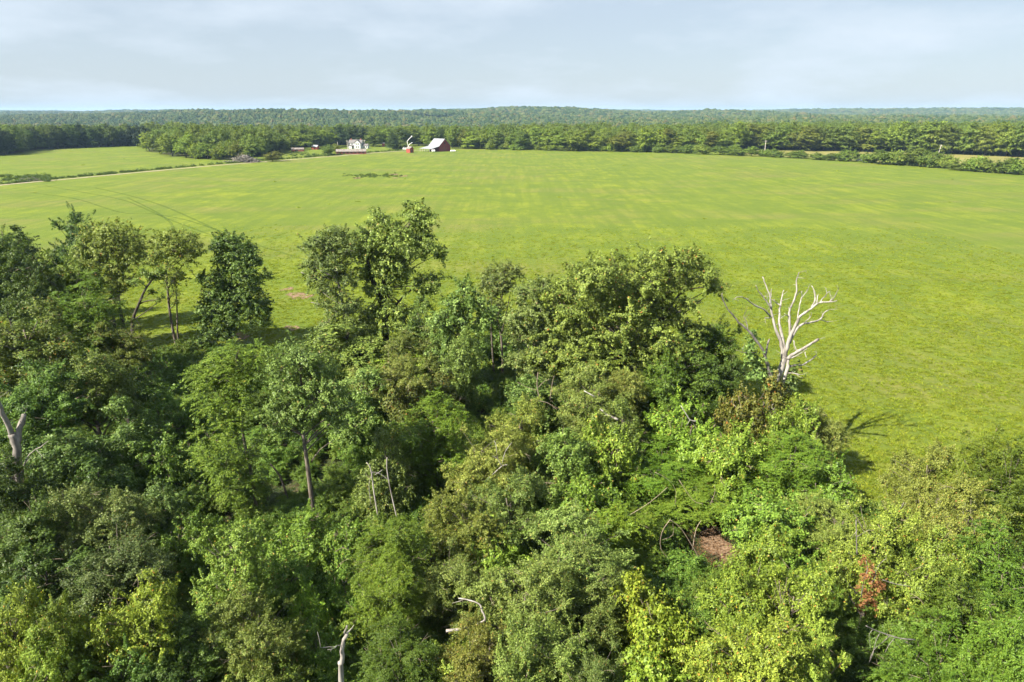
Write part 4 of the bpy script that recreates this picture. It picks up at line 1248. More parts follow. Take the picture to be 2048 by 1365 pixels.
Y, D, B = (1.15, 1.1, .9), (.72, .76, .72), (.95, 1.02, .98)  # D: dark tint, shade put into the colour of crowns standing in it
SPEC = [
 # left edge, back rows
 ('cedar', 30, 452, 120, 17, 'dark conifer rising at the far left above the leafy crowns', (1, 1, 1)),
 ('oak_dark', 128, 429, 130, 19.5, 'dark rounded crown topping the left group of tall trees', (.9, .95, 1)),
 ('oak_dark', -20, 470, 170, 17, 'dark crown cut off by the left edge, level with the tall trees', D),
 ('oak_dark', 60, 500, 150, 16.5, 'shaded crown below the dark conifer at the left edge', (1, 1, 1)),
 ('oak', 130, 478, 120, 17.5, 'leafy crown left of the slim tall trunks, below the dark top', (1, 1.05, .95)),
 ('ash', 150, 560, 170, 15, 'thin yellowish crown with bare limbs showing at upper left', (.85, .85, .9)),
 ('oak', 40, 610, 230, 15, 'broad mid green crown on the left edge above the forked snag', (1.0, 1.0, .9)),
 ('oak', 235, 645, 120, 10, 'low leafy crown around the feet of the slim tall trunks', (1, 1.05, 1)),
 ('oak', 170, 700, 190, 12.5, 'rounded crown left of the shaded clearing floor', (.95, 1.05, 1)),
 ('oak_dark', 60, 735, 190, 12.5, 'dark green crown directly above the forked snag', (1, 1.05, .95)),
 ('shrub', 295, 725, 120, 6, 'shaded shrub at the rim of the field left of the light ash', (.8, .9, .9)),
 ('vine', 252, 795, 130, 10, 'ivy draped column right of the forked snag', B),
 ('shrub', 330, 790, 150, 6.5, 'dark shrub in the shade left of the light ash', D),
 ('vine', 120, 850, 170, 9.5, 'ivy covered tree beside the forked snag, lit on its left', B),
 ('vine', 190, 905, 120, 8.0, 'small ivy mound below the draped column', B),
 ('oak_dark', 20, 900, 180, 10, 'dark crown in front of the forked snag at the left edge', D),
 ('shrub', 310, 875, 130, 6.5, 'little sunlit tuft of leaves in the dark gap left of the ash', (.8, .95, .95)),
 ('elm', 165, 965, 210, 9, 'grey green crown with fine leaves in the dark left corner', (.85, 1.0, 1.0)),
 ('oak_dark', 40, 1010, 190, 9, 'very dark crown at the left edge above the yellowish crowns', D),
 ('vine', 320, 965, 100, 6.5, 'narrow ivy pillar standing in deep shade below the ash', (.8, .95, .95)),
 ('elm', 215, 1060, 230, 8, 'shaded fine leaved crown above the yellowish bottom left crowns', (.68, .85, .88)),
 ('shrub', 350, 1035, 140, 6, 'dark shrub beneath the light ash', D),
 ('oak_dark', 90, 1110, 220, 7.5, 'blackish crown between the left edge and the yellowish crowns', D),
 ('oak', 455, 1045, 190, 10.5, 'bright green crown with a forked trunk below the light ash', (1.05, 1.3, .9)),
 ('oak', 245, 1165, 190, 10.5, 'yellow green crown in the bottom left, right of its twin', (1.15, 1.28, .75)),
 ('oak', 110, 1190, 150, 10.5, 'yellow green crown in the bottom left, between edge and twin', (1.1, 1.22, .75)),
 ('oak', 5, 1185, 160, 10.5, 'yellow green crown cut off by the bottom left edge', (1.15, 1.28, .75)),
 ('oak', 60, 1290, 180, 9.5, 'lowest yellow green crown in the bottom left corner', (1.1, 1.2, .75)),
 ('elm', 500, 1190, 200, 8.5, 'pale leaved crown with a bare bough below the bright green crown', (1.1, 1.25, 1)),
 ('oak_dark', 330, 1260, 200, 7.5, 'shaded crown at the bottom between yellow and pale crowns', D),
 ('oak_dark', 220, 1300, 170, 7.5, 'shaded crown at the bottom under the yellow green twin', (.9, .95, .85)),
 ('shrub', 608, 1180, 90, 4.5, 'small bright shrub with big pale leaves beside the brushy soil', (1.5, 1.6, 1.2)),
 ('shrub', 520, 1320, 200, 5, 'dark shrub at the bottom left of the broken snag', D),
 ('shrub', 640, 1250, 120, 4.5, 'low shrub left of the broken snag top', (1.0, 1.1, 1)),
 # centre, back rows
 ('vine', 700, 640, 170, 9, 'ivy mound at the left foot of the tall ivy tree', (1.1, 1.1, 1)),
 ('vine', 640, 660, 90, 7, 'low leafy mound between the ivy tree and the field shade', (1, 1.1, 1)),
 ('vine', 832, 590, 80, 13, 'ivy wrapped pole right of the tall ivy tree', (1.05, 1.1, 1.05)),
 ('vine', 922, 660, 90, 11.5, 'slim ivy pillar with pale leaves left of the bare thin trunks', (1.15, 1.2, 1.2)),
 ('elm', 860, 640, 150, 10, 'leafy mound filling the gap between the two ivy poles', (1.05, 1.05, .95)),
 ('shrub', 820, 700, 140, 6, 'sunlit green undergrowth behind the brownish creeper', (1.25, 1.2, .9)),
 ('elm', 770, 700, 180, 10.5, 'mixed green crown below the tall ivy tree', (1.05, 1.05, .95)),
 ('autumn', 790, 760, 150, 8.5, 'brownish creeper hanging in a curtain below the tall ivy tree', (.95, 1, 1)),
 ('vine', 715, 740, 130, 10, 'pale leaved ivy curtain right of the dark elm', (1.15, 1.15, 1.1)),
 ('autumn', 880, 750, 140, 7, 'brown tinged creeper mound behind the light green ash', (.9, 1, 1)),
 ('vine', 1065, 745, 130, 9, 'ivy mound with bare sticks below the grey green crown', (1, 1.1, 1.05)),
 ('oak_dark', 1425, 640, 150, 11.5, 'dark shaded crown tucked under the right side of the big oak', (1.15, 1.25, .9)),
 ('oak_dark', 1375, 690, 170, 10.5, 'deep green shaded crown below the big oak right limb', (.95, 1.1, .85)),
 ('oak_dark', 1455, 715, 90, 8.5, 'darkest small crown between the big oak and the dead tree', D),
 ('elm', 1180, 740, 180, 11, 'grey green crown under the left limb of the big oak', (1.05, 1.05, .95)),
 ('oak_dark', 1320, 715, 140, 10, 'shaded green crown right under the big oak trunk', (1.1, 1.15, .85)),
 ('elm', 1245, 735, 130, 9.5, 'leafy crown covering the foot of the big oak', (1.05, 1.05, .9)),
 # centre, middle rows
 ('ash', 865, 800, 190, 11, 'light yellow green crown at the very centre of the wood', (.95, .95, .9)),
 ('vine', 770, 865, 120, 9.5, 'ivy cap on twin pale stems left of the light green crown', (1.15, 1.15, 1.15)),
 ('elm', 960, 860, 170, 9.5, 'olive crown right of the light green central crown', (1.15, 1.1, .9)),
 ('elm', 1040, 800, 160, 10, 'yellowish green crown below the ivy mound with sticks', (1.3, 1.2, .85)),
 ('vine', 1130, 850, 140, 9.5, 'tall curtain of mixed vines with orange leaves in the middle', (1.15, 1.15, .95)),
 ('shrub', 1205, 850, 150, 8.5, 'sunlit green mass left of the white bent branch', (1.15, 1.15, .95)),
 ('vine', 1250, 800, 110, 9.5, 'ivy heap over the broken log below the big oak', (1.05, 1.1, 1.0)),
 ('shrub', 1385, 815, 170, 8, 'sunny shrub right of the white bent branch', (1.15, 1.25, .95)),
 ('autumn', 1520, 755, 160, 10.6, 'orange tinged creeper mound in front of the dead white tree', (1.05, 1.02, .9)),
 ('shrub', 1585, 795, 130, 9.0, 'leafy shrub between the orange mound and the branch shadow', (1.05, 1.05, .9)),
 ('elm', 1640, 812, 110, 7.5, 'shrubby crown with upright sprays nearest the branch shadow', (1.1, 1.05, .95)),
 ('ash', 1330, 900, 210, 5.6, 'bright feathery crown in the middle right', (.95, 1.0, .95)),
 ('shrub', 1470, 860, 170, 8, 'green shrub mass below the orange creeper mound', (1.1, 1.15, .95)),
 ('ash', 1590, 880, 190, 8, 'feathery shrub crown below the branch shadow', (.85, .95, .9)),
 ('shrub', 1655, 935, 150, 6.5, 'rounded shrub at the rim of the sunny grass gap', (1.0, 1.05, .95)),
 ('ash', 1420, 945, 220, 4.6, 'wide feathery crown with bare twigs above the creek bank', (.85, .9, .95)),
 ('shrub', 1560, 990, 200, 6.5, 'dense shrub above the yellow tipped oak', (1.0, 1.1, .95)),
 ('elm', 1680, 1010, 160, 6, 'small leaved shrub below the sunny grass gap', (1.15, 1.15, .95)),
 ('elm', 1020, 950, 190, 8.5, 'grey green crown left of the withered sapling', (1.05, 1.1, 1.0)),
 ('shrub', 1180, 960, 160, 7, 'bright green shrub right of the withered sapling', (1.1, 1.2, .95)),
 ('elm', 915, 985, 180, 8, 'olive green crown above the leaning pale sticks', (1.2, 1.15, .85)),
 ('ash', 1230, 1000, 170, 5.5, 'feathery light crown above the dry soil of the middle', (.9, .95, .9)),
 # centre, front rows
 ('ash', 775, 1025, 170, 9, 'olive yellow crown in the lower middle, left one', (.95, .88, .85)),
 ('ash', 770, 1120, 150, 8.5, 'olive yellow drooping crown below its taller neighbour', (.9, .88, .85)),
 ('shrub', 690, 1040, 140, 6, 'mid green shrub right of the tall elm trunk', (1.0, 1.15, .95)),
 ('shrub', 590, 1040, 170, 5.5, 'green shrub around the foot of the tall elm trunk', (1.05, 1.15, .95)),
 ('shrub', 560, 1120, 140, 5, 'shaded shrub between the bright crown and tall elm trunk', (.85, 1.0, .95)),
 ('shrub', 695, 1140, 110, 4.5, 'low shrub under the arching dry branch', (.95, 1.05, .95)),
 ('elm', 890, 1100, 170, 7, 'grey green crown above the curved fallen log', (1.0, 1.1, 1.0)),
 ('shrub', 980, 1060, 150, 6, 'bright shrub left of the dry soil patch', (1.05, 1.2, .95)),
 ('elm', 1160, 1030, 230, 8.5, 'broad grey green crown in the lower middle, upper one', (1.1, 1.15, 1.1)),
 ('elm', 1060, 1130, 230, 8.5, 'broad grey green crown in the lower middle, left one', (1.1, 1.15, 1.05)),
 ('elm', 1200, 1110, 180, 7.5, 'grey green crown left of the yellow green vine', (1.05, 1.1, 1.0)),
 ('elm', 1075, 1230, 230, 8, 'grey green crown at the bottom middle', (1.15, 1.2, 1.0)),
 ('elm', 960, 1250, 170, 7, 'brownish green crown at the bottom, right of the fallen log', (1.25, 1.1, .9)),
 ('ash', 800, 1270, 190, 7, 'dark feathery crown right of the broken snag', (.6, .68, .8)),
 ('shrub', 900, 1310, 150, 5, 'shrub at the bottom edge under the fallen log', (1.0, 1.0, .9)),
 ('grape', 1285, 1150, 140, 6.5, 'yellow green vine tangle in the lower middle', (1.1, 1.1, .9)),
 ('grape', 1345, 1215, 170, 7.5, 'larger yellow green vine tangle below the creek bank', (.95, 1.05, .9)),
 ('grape', 1310, 1300, 180, 6.5, 'yellow green vine at the bottom edge', (.95, 1.0, .95)),
 ('elm', 1200, 1290, 140, 6.5, 'dim crown at the bottom left of the yellow green vine', (.85, .95, .9)),
 # right
 ('oak', 1525, 1075, 220, 12, 'big yellow tipped oak crown right of the creek bank', (1.5, 1.5, .95)),
 ('oak', 1600, 1130, 200, 11.5, 'yellow tipped oak crown right of the biggest one', (1.35, 1.4, .95)),
 ('oak', 1500, 1230, 240, 10.5, 'yellow tipped oak crown at the bottom edge', (1.4, 1.4, .95)),
 ('oak', 1640, 1270, 170, 9.5, 'green oak crown at the bottom beside the dark gap', (1.25, 1.35, .95)),
 ('oak', 1770, 1000, 200, 11.5, 'glossy green crown behind the rusty dead foliage', (1.2, 1.35, 1.0)),
 ('oak', 1860, 1075, 190, 11, 'glossy green crown right of the rusty dead foliage', (1.15, 1.3, .95)),
 ('elm', 1865, 888, 150, 9, 'small crown with scattered yellow leaves beside the sunny grass gap', (1.15, 1.1, .9)),
 ('elm', 1900, 960, 150, 9, 'crown with orange leaf tufts below the yellow dotted one', (1.1, 1.05, .85)),
 ('ash', 1985, 845, 140, 12.5, 'bright yellow topped crown at the right edge', (1.0, .95, .9)),
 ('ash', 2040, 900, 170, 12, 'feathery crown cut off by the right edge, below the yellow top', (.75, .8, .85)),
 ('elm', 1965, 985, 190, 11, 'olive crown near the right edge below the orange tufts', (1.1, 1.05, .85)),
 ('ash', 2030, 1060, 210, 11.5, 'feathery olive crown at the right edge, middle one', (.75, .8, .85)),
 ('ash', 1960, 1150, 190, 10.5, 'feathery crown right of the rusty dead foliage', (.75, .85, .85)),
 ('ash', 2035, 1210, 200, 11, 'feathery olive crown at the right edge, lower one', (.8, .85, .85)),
 ('ash', 1900, 1265, 220, 9, 'feathery green crown at the bottom right', (.85, 1.0, .95)),
 ('oak_dark', 1780, 1225, 150, 6.5, 'shadowed crown behind the drooping dead branch', (1, 1.1, .9)),
 ('ash', 2000, 1310, 180, 9, 'feathery crown in the bottom right corner', (.8, .9, .9)),
 ('oak_dark', 1760, 1310, 130, 5.0, 'dark low crown in the bottom right gap', D),
]
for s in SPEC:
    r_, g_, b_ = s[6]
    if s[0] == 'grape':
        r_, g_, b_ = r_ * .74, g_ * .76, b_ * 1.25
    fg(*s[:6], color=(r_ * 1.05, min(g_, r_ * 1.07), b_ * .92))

# ------------------------------------------------------------------ trees read off the photograph one by one
hero('oak_tree', 'biggest spreading oak in front of the open field, right of centre', 'tree', 77, 1250,
     [(1205, 548, 36), (1230, 527, 26), (1172, 560, 34), (1135, 578, 26), (1120, 605, 24), (1305, 518, 24), (1355, 524, 30), (1390, 520, 22), (1413, 548, 26), (1428, 575, 15), (1300, 560, 36), (1250, 572, 38), (1350, 566, 30),
      (1200, 602, 38), (1150, 620, 34), (1108, 650, 34), (1160, 668, 38), (1210, 650, 36), (1262, 622, 36), (1322, 612, 30), (1378, 606, 18), (1240, 662, 28), (1296, 654, 28), (1352, 640, 22), (1130, 705, 34), (1090, 712, 28), (1180, 722, 34), (1224, 704, 28), (1160, 768, 30), (1214, 760, 26), (1268, 690, 18), (1292, 692, 24), (1332, 682, 24), (1346, 702, 24), (1300, 728, 26), (1258, 738, 24), (1340, 738, 26), (1380, 662, 22), (1386, 700, 24), (1402, 738, 24)],
     'oak', 501, [([(1250, 830), (1257, 774), (1274, 719), (1286, 690), (1311, 668), (1320, 640), (1330, 600)], 7, 2.5), ([(1284, 692), (1262, 660), (1245, 610), (1225, 570)], 4, 1.5), ([(1270, 728), (1215, 690), (1170, 660), (1140, 640)], 3.5, 1.2), ([(1311, 668), (1350, 600), (1375, 580), (1410, 575)], 3, 1)],
     depth=.75, back=.75, grow=1.12, leaf=.25, asp=.62, lai=1.6, clump=.6, up=.5, limb_r=.05, color=(1.15, 1.18, 1.1))
hero('vine_covered_tree', 'tallest ivy covered tree with dark hollow, standing against the field', 'tree', 92, 772,
     [(837, 424, 25), (850, 446, 18), (765, 450, 34), (791, 475, 36), (734, 474, 28), (837, 475, 28), (862, 492, 22), (880, 508, 13), (829, 500, 26), (780, 510, 33), (739, 503, 24), (803, 533, 22), (765, 535, 22),
      (735, 545, 18), (742, 580, 18), (750, 620, 19), (755, 660, 19), (775, 582, 17), (775, 615, 18), (778, 650, 20), (784, 684, 20), (795, 555, 17), (800, 620, 18), (815, 652, 18), (735, 640, 20), (725, 682, 22), (830, 622, 16), (832, 660, 20), (852, 692, 22), (800, 690, 22), (850, 562, 22), (870, 556, 16), (832, 572, 13), (862, 576, 16)],
     'vine', 502, [([(772, 705), (770, 640), (766, 580), (775, 530), (790, 480), (820, 450), (838, 425)], 8, 2), ([(768, 620), (745, 560), (735, 510), (745, 470)], 6, 2), ([(770, 640), (810, 590), (850, 565)], 3, 1)],
     depth=.7, back=.4, bark='bark_dark', leaf=.27, asp=.85, lai=1.6, clump=.6, up=.4, hang=.6, limb_r=.05, color=(1.25, 1.2, 1.0))
hero('elm_tree', 'grey leaved tree with pale bare limbs left of the tall ivy tree', 'tree', 90, 690,
     [(662, 479, 32), (632, 493, 26), (684, 474, 20), (667, 513, 32), (637, 520, 24), (700, 500, 20), (676, 540, 26), (694, 558, 26), (624, 556, 15), (650, 572, 18), (645, 604, 17), (676, 588, 22), (612, 530, 12), (665, 622, 16), (700, 610, 22), (702, 642, 28), (722, 672, 26), (690, 668, 25), (655, 645, 22), (640, 668, 18)],
     'elm', 503, [([(690, 690), (688, 630), (680, 580), (672, 540), (662, 490)], 4, 1.2), ([(684, 600), (650, 570), (625, 555), (602, 545)], 1.8, .8), ([(686, 620), (650, 612), (622, 605)], 1.5, .7), ([(676, 560), (640, 540), (618, 528)], 1.5, .7)],
     depth=.8, back=.4, bark='deadgrey', leaf=.24, asp=.6, lai=1.15, clump=.55, limb_r=.035, color=(1, 1, 1))
hero('elm_tree', 'leafy thicket between the tall ivy tree and the feathery topped tree', 'tree', 80, 925,
     [(930, 574, 19), (905, 612, 24), (955, 604, 22), (975, 628, 22), (880, 640, 20), (915, 600, 22), (940, 612, 20), (905, 640, 22), (935, 650, 22), (890, 672, 22), (920, 690, 24), (955, 690, 22), (960, 650, 18), (880, 705, 22), (948, 725, 24), (900, 735, 24)],
     'vine', 512, [([(925, 765), (924, 700), (926, 640), (928, 590)], 4, 1.2)],
     depth=.7, back=.5, bark='bark_dark', leaf=.25, asp=.8, lai=1.5, clump=.55, hang=.5, limb_r=.04, color=(1.0, 1.0, .95))
hero('oak_tree', 'dark green crown filling the gap behind the bare thin trunks', 'tree', 91, 1000,
     [(985, 625, 18), (1015, 640, 20), (972, 655, 20), (1000, 668, 22), (1030, 675, 20), (980, 692, 22), (1012, 704, 22), (1035, 712, 20), (990, 725, 22)],
     'oak_dark', 514, [([(1000, 760), (1002, 700), (1004, 640)], 3, 1)],
     depth=.6, back=.4, bark='bark_dark', leaf=.25, asp=.66, lai=1.5, clump=.55, limb_r=.04, color=(1.1, 1.1, .95))
hero('elm_tree', 'grey green tree hugging the left shoulder of the big oak', 'tree', 76, 1070,
     [(1062, 582, 24), (1088, 572, 20), (1045, 606, 24), (1030, 640, 22), (1085, 615, 24), (1052, 630, 22), (1075, 655, 26), (1042, 672, 22), (1070, 700, 26), (1038, 715, 22), (1098, 690, 24), (1060, 740, 24), (1100, 735, 24)],
     'elm', 513, [([(1070, 790), (1072, 730), (1068, 670), (1070, 610)], 4, 1.2)],
     depth=.7, back=.5, bark='bark', leaf=.22, asp=.6, lai=1.4, clump=.55, limb_r=.04, color=(1.0, 1.0, 1.0))
hero('oak_tree', 'tall slim tree with ivy dark trunk, left of the twin trunks', 'tree', 100, 252,
     [(198, 467, 21), (238, 467, 23), (216, 460, 17), (264, 475, 17), (183, 492, 21), (222, 500, 25), (255, 497, 22), (281, 492, 12), (198, 524, 20), (238, 533, 21), (272, 520, 16), (216, 553, 18), (249, 562, 14), (228, 580, 14), (230, 606, 9), (176, 520, 14)],
     'oak', 504, [([(253, 692), (251, 672), (242, 628), (236, 584), (238, 550), (236, 500)], 4.2, 1.5), ([(232, 680), (228, 640), (227, 606), (226, 570)], 3.2, 1.6), ([(238, 590), (255, 570), (272, 545)], 2, .8)],
     depth=.8, back=.35, bark='bark_dark', leaf=.25, asp=.66, lai=1.05, clump=.58, grow=1.25, color=(1.05, 1.02, .88))
hero('oak_tree', 'curving dark trunk with thin sideways bough beside the slim tree', 'tree', 97, 264,
     [(273, 562, 13), (302, 552, 12), (304, 586, 9), (322, 597, 9), (318, 545, 13), (284, 545, 12), (262, 640, 7)],
     'oak', 505, [([(264, 713), (265, 676), (266, 640), (277, 610), (293, 575), (315, 548)], 4.2, 1.5), ([(277, 610), (291, 603), (321, 599)], 1.6, .7), ([(266, 632), (272, 640), (284, 655)], .8, .4)],
     depth=.8, back=.2, bark='bark_dark', leaf=.28, asp=.6, lai=1.0, clump=.55, color=(.9, 1.0, .9))
hero('oak_tree', 'slim tree on twin bare trunks with open crown before the field', 'tree', 99, 357,
     [(317, 483, 17), (341, 473, 15), (381, 479, 15), (361, 488, 19), (330, 505, 20), (363, 511, 20), (392, 500, 14), (304, 522, 15), (348, 524, 14), (317, 548, 11), (343, 562, 13), (358, 552, 11), (348, 584, 9), (352, 606, 7)],
     'oak', 506, [([(357, 709), (346, 661), (339, 619), (335, 573), (333, 529), (350, 495)], 3.2, 1.2), ([(359, 709), (355, 661), (354, 617), (352, 580)], 2.2, .9), ([(336, 580), (355, 545), (378, 515)], 1.4, .6)],
     depth=.8, back=.3, bark='bark', leaf=.25, asp=.66, lai=1.05, clump=.55, grow=1.25, color=(1.05, 1.02, .88))
hero('vine_covered_tree', 'dark bushy tree swathed in leaves to the ground, right of twin trunks', 'tree', 101, 455,
     [(440, 488, 14), (458, 484, 16), (480, 500, 19), (502, 508, 14), (514, 522, 8), (453, 513, 16), (480, 529, 18), (493, 553, 17), (524, 551, 10), (458, 553, 21), (425, 562, 14), (408, 554, 11), (447, 585, 25), (491, 588, 24), (513, 606, 16), (425, 617, 21), (469, 623, 29), (513, 628, 20), (530, 640, 13), (414, 650, 18), (447, 661, 20), (404, 688, 17)],
     'vine', 507, [([(455, 705), (458, 650), (462, 580), (466, 520), (460, 490)], 5, 1.2)],
     depth=.8, back=.4, bark='bark_dark', leaf=.27, asp=.8, lai=1.45, clump=.6, grow=1.35, color=(1.05, 1.05, .85))
hero('ash_tree', 'light green ash with cascading crown in front of the dark gap', 'tree', 53, 525,
     [(475, 705, 27), (442, 718, 25), (518, 706, 26), (409, 750, 28), (459, 753, 33), (498, 744, 32), (393, 798, 20), (442, 803, 33), (482, 800, 26), (459, 846, 29), (416, 874, 26), (452, 884, 32), (409, 917, 21), (452, 930, 32), (485, 957, 31), (508, 912, 18), (526, 966, 15), (459, 978, 25), (498, 998, 22), (520, 880, 12)],
     'ash', 508, [([(525, 1092), (515, 1033), (505, 960), (488, 880), (478, 800), (476, 720)], 5, 1.5)],
     depth=.7, back=.35, bark='bark', leaf=.20, asp=.46, lai=1.4, clump=.62, frond=True, limb_r=.04, color=(1, 1, 1))
hero('elm_tree', 'dark fine leaved elm on a tall bare trunk right of the ash', 'tree', 50, 634,
     [(584, 708, 26), (564, 737, 28), (610, 720, 30), (640, 740, 30), (597, 770, 32), (558, 780, 26), (640, 783, 30), (673, 776, 24), (564, 819, 28), (604, 826, 28), (650, 819, 28), (546, 851, 20), (584, 862, 17), (676, 845, 15), (620, 850, 18), (695, 815, 16)],
     'elm', 509, [([(634, 1102), (624, 1006), (614, 924), (607, 874), (604, 800), (600, 730)], 6, 1.6), ([(622, 925), (640, 900), (668, 880)], 1.6, .5)],
     depth=.75, back=.45, bark='bark', leaf=.185, asp=.6, lai=1.3, clump=.5, limb_r=.04, color=(.85, .95, .8))
hero('elm_tree', 'feathery topped slender tree on bare thin trunks left of the big oak', 'tree', 87, 1006,
     [(1009, 544, 22), (1030, 541, 15), (983, 555, 20), (1000, 575, 21), (983, 596, 15), (1021, 568, 14), (1040, 552, 8), (966, 575, 13), (1000, 610, 12), (975, 625, 12)],
     'elm', 510, [([(1006, 745), (1002, 672), (995, 640), (1003, 600), (1010, 555)], 2.6, .9), ([(988, 750), (984, 690), (982, 640), (985, 590)], 2.2, .8), ([(1002, 670), (1012, 630), (1020, 590)], 1.5, .6)],
     depth=.8, back=.4, bark='bark', leaf=.26, asp=.45, lai=1.1, clump=.5, color=(.95, .95, .95))

# ------------------------------------------------------------------ dead trees and bare boughs
def zpt(zx, zy):                          # points read on an enlarged view of the dead tree
    return 1400 + zx / 3.102, 520 + zy / 3.102
def dead_tree(name, label, d, parts, mat, base_px, seed, ivy=None, ivy_mat='vine', conv=zpt, spread=3.0, cat='dead tree', rscale=1.0):
    rng = np.random.default_rng(seed)
    base = None
    first = True
    t_obj = None
    twg = MB()
    for nm, pts, r0, r1, o0, o1 in parts:
        q, rr_ = [], []
        n = len(pts)
        for i, (a, b) in enumerate(pts):
            px, py = conv(a, b)
            off = o0 + (o1 - o0) * i / (n - 1)
            p, tt = at_depth(px, py, d + off)
            q.append(p)
            rr_.append((r0 + (r1 - r0) * i / (n - 1)) / F * tt * rscale * (.95 if nm in ('trunk', 'stem') else .84 if nm == 'limb' else .72))
        if first:
            base = np.array((q[0][0], q[0][1], 0.0))
            t_obj = thing(name, label, cat, tuple(base), 0)
            foot = q[0].copy(); foot[2] = -.3
            q = [foot] + q; rr_ = [rr_[0] * 1.25] + rr_
            first = False
        q, rr_ = smooth_path([p - base for p in q], rr_, 3)
        q = [p + rng.normal(0, .028, 3) for p in q]
        rr_ = [r_ * rng.uniform(.84, 1.16) for r_ in rr_]
        if nm in ('limb', 'branch'):
            for i in range(2, len(q), 2):
                if rng.random() < .62:
                    ax = unit(q[min(i + 1, len(q) - 1)] - q[i - 1])
                    dd = unit(ax * .7 + rng.normal(0, .7, 3) + np.array((0, 0, .25)))
                    ln = rng.uniform(.35, 1.1)
                    tq = curve_pts(q[i], q[i] + dd * ln, 4, rng, .14)
                    twg.tube(tq, [.028, .022, .016, .008], 4)
                    if rng.random() < .5:
                        twg.tube(curve_pts(tq[2], tq[2] + unit(dd + rng.normal(0, .7, 3)) * ln * .5, 3, rng, .1), [.015, .011, .006], 4)
        mb = MB(); mb.tube(q, rr_, 7)
        mb.obj(nm, M[mat], t_obj, smooth=True)
    if twg.v:
        tw_o = twg.obj('twigs', M[mat], t_obj, smooth=True)
        tw_o['kind'] = 'stuff'
    if ivy:
        L = []
        for (a, b, r) in ivy:
            px, py = conv(a, b)
            p, tt = at_depth(px, py, d + rng.uniform(-.6, .3))
            rm = r / F * tt
            L.append((*(p - base), rm, rm, rm))
        V, v = crown_arrays(L, rng, leaf=.28, asp=.8, lai=1.1, clump=.4, hang=.6)
        link('ivy', leaf_mesh('ivy', V, v, M[ivy_mat]), t_obj)
    return t_obj
k = 1 / 3.102
dead_tree('dead_tree', 'bleached white dead tree with forking bare limbs, casting its shadow right', 64.5, [
    ('trunk', [(462, 900), (468, 820), (488, 720), (515, 640), (526, 600)], 25 * k, 17 * k, 0, 0),
    ('stem', [(485, 870), (492, 830), (520, 740), (545, 660), (545, 612)], 15 * k, 9 * k, -.5, -.2),
    ('limb', [(517, 640), (510, 560), (490, 480), (456, 380), (440, 300), (435, 235), (410, 160), (390, 105)], 15 * k, 3 * k, 0, 1.5),
    ('branch', [(440, 300), (400, 240), (365, 200), (345, 155)], 8 * k, 3 * k, .7, 0.2),
    ('branch', [(437, 352), (400, 310), (340, 285), (290, 245), (245, 228), (205, 245)], 8 * k, 2.5 * k, .6, -2.0),
    ('branch', [(437, 235), (445, 180)], 5 * k, 3 * k, 1, 1.4),
    ('branch', [(432, 362), (400, 360)], 6 * k, 2.5 * k, .5, .1),
    ('limb', [(526, 605), (515, 500), (497, 420), (490, 350), (500, 290), (505, 240), (520, 190)], 12 * k, 3 * k, 0, 2.8),
    ('branch', [(500, 290), (470, 260), (445, 245)], 6 * k, 3 * k, 1.5, 2.2),
    ('limb', [(530, 610), (540, 540), (570, 460), (600, 395), (625, 350), (655, 328), (692, 300), (740, 268), (800, 262), (850, 255)], 16 * k, 3 * k, 0, -2.5),
    ('branch', [(692, 300), (715, 250), (710, 200), (692, 160)], 8 * k, 3 * k, -1.2, -.4),
    ('branch', [(722, 276), (735, 215)], 6 * k, 3 * k, -1.5, -1.2),
    ('branch', [(742, 266), (775, 225), (805, 190)], 6 * k, 2.5 * k, -1.6, -.6),
    ('branch', [(800, 262), (835, 230), (857, 183)], 6 * k, 2.5 * k, -2, -3.0),
    ('limb', [(558, 480), (558, 400), (555, 330), (565, 290), (590, 240), (600, 180), (603, 110), (617, 75)], 11 * k, 3 * k, -.2, .8),
    ('branch', [(590, 240), (620, 195)], 4 * k, 2 * k, .3, .8),
    ('branch', [(552, 352), (525, 335)], 5 * k, 2.5 * k, .1, -.5),
    ('branch', [(605, 372), (615, 300), (630, 240), (632, 195)], 6 * k, 3 * k, -.6, 1.4),
    ('branch', [(630, 242), (655, 205), (677, 173)], 4 * k, 2 * k, .6, 1.8),
    ('limb', [(556, 520), (600, 430), (640, 400), (690, 385), (745, 370), (770, 330), (803, 308)], 11 * k, 3 * k, -.2, 2.4),
    ('branch', [(745, 372), (798, 388)], 5 * k, 2.5 * k, 1.6, 2.2),
    ('branch', [(645, 398), (662, 375), (692, 352)], 5 * k, 2.5 * k, .6, .1),
    ('limb', [(540, 614), (590, 580), (650, 545), (700, 515), (733, 494)], 14 * k, 9 * k, -.1, -3.0),
    ('branch', [(565, 612), (620, 582), (662, 553)], 6 * k, 2.5 * k, -.8, -2.6),
    ('branch', [(650, 572), (660, 610)], 4 * k, 2 * k, -2.2, -2.5),
    ('branch', [(582, 500), (590, 540), (595, 572)], 5 * k, 2.5 * k, -.4, -.8),
    ('limb', [(548, 664), (600, 655), (640, 650), (690, 620), (722, 592)], 9 * k, 3.5 * k, -.2, 1.6),
    ('branch', [(545, 702), (580, 705), (618, 712)], 6 * k, 3 * k, -.3, -1.2),
], 'dead', 1552, 601, ivy=[(560, 760, 12), (575, 720, 12), (590, 690, 10), (555, 800, 12)], rscale=1.0)
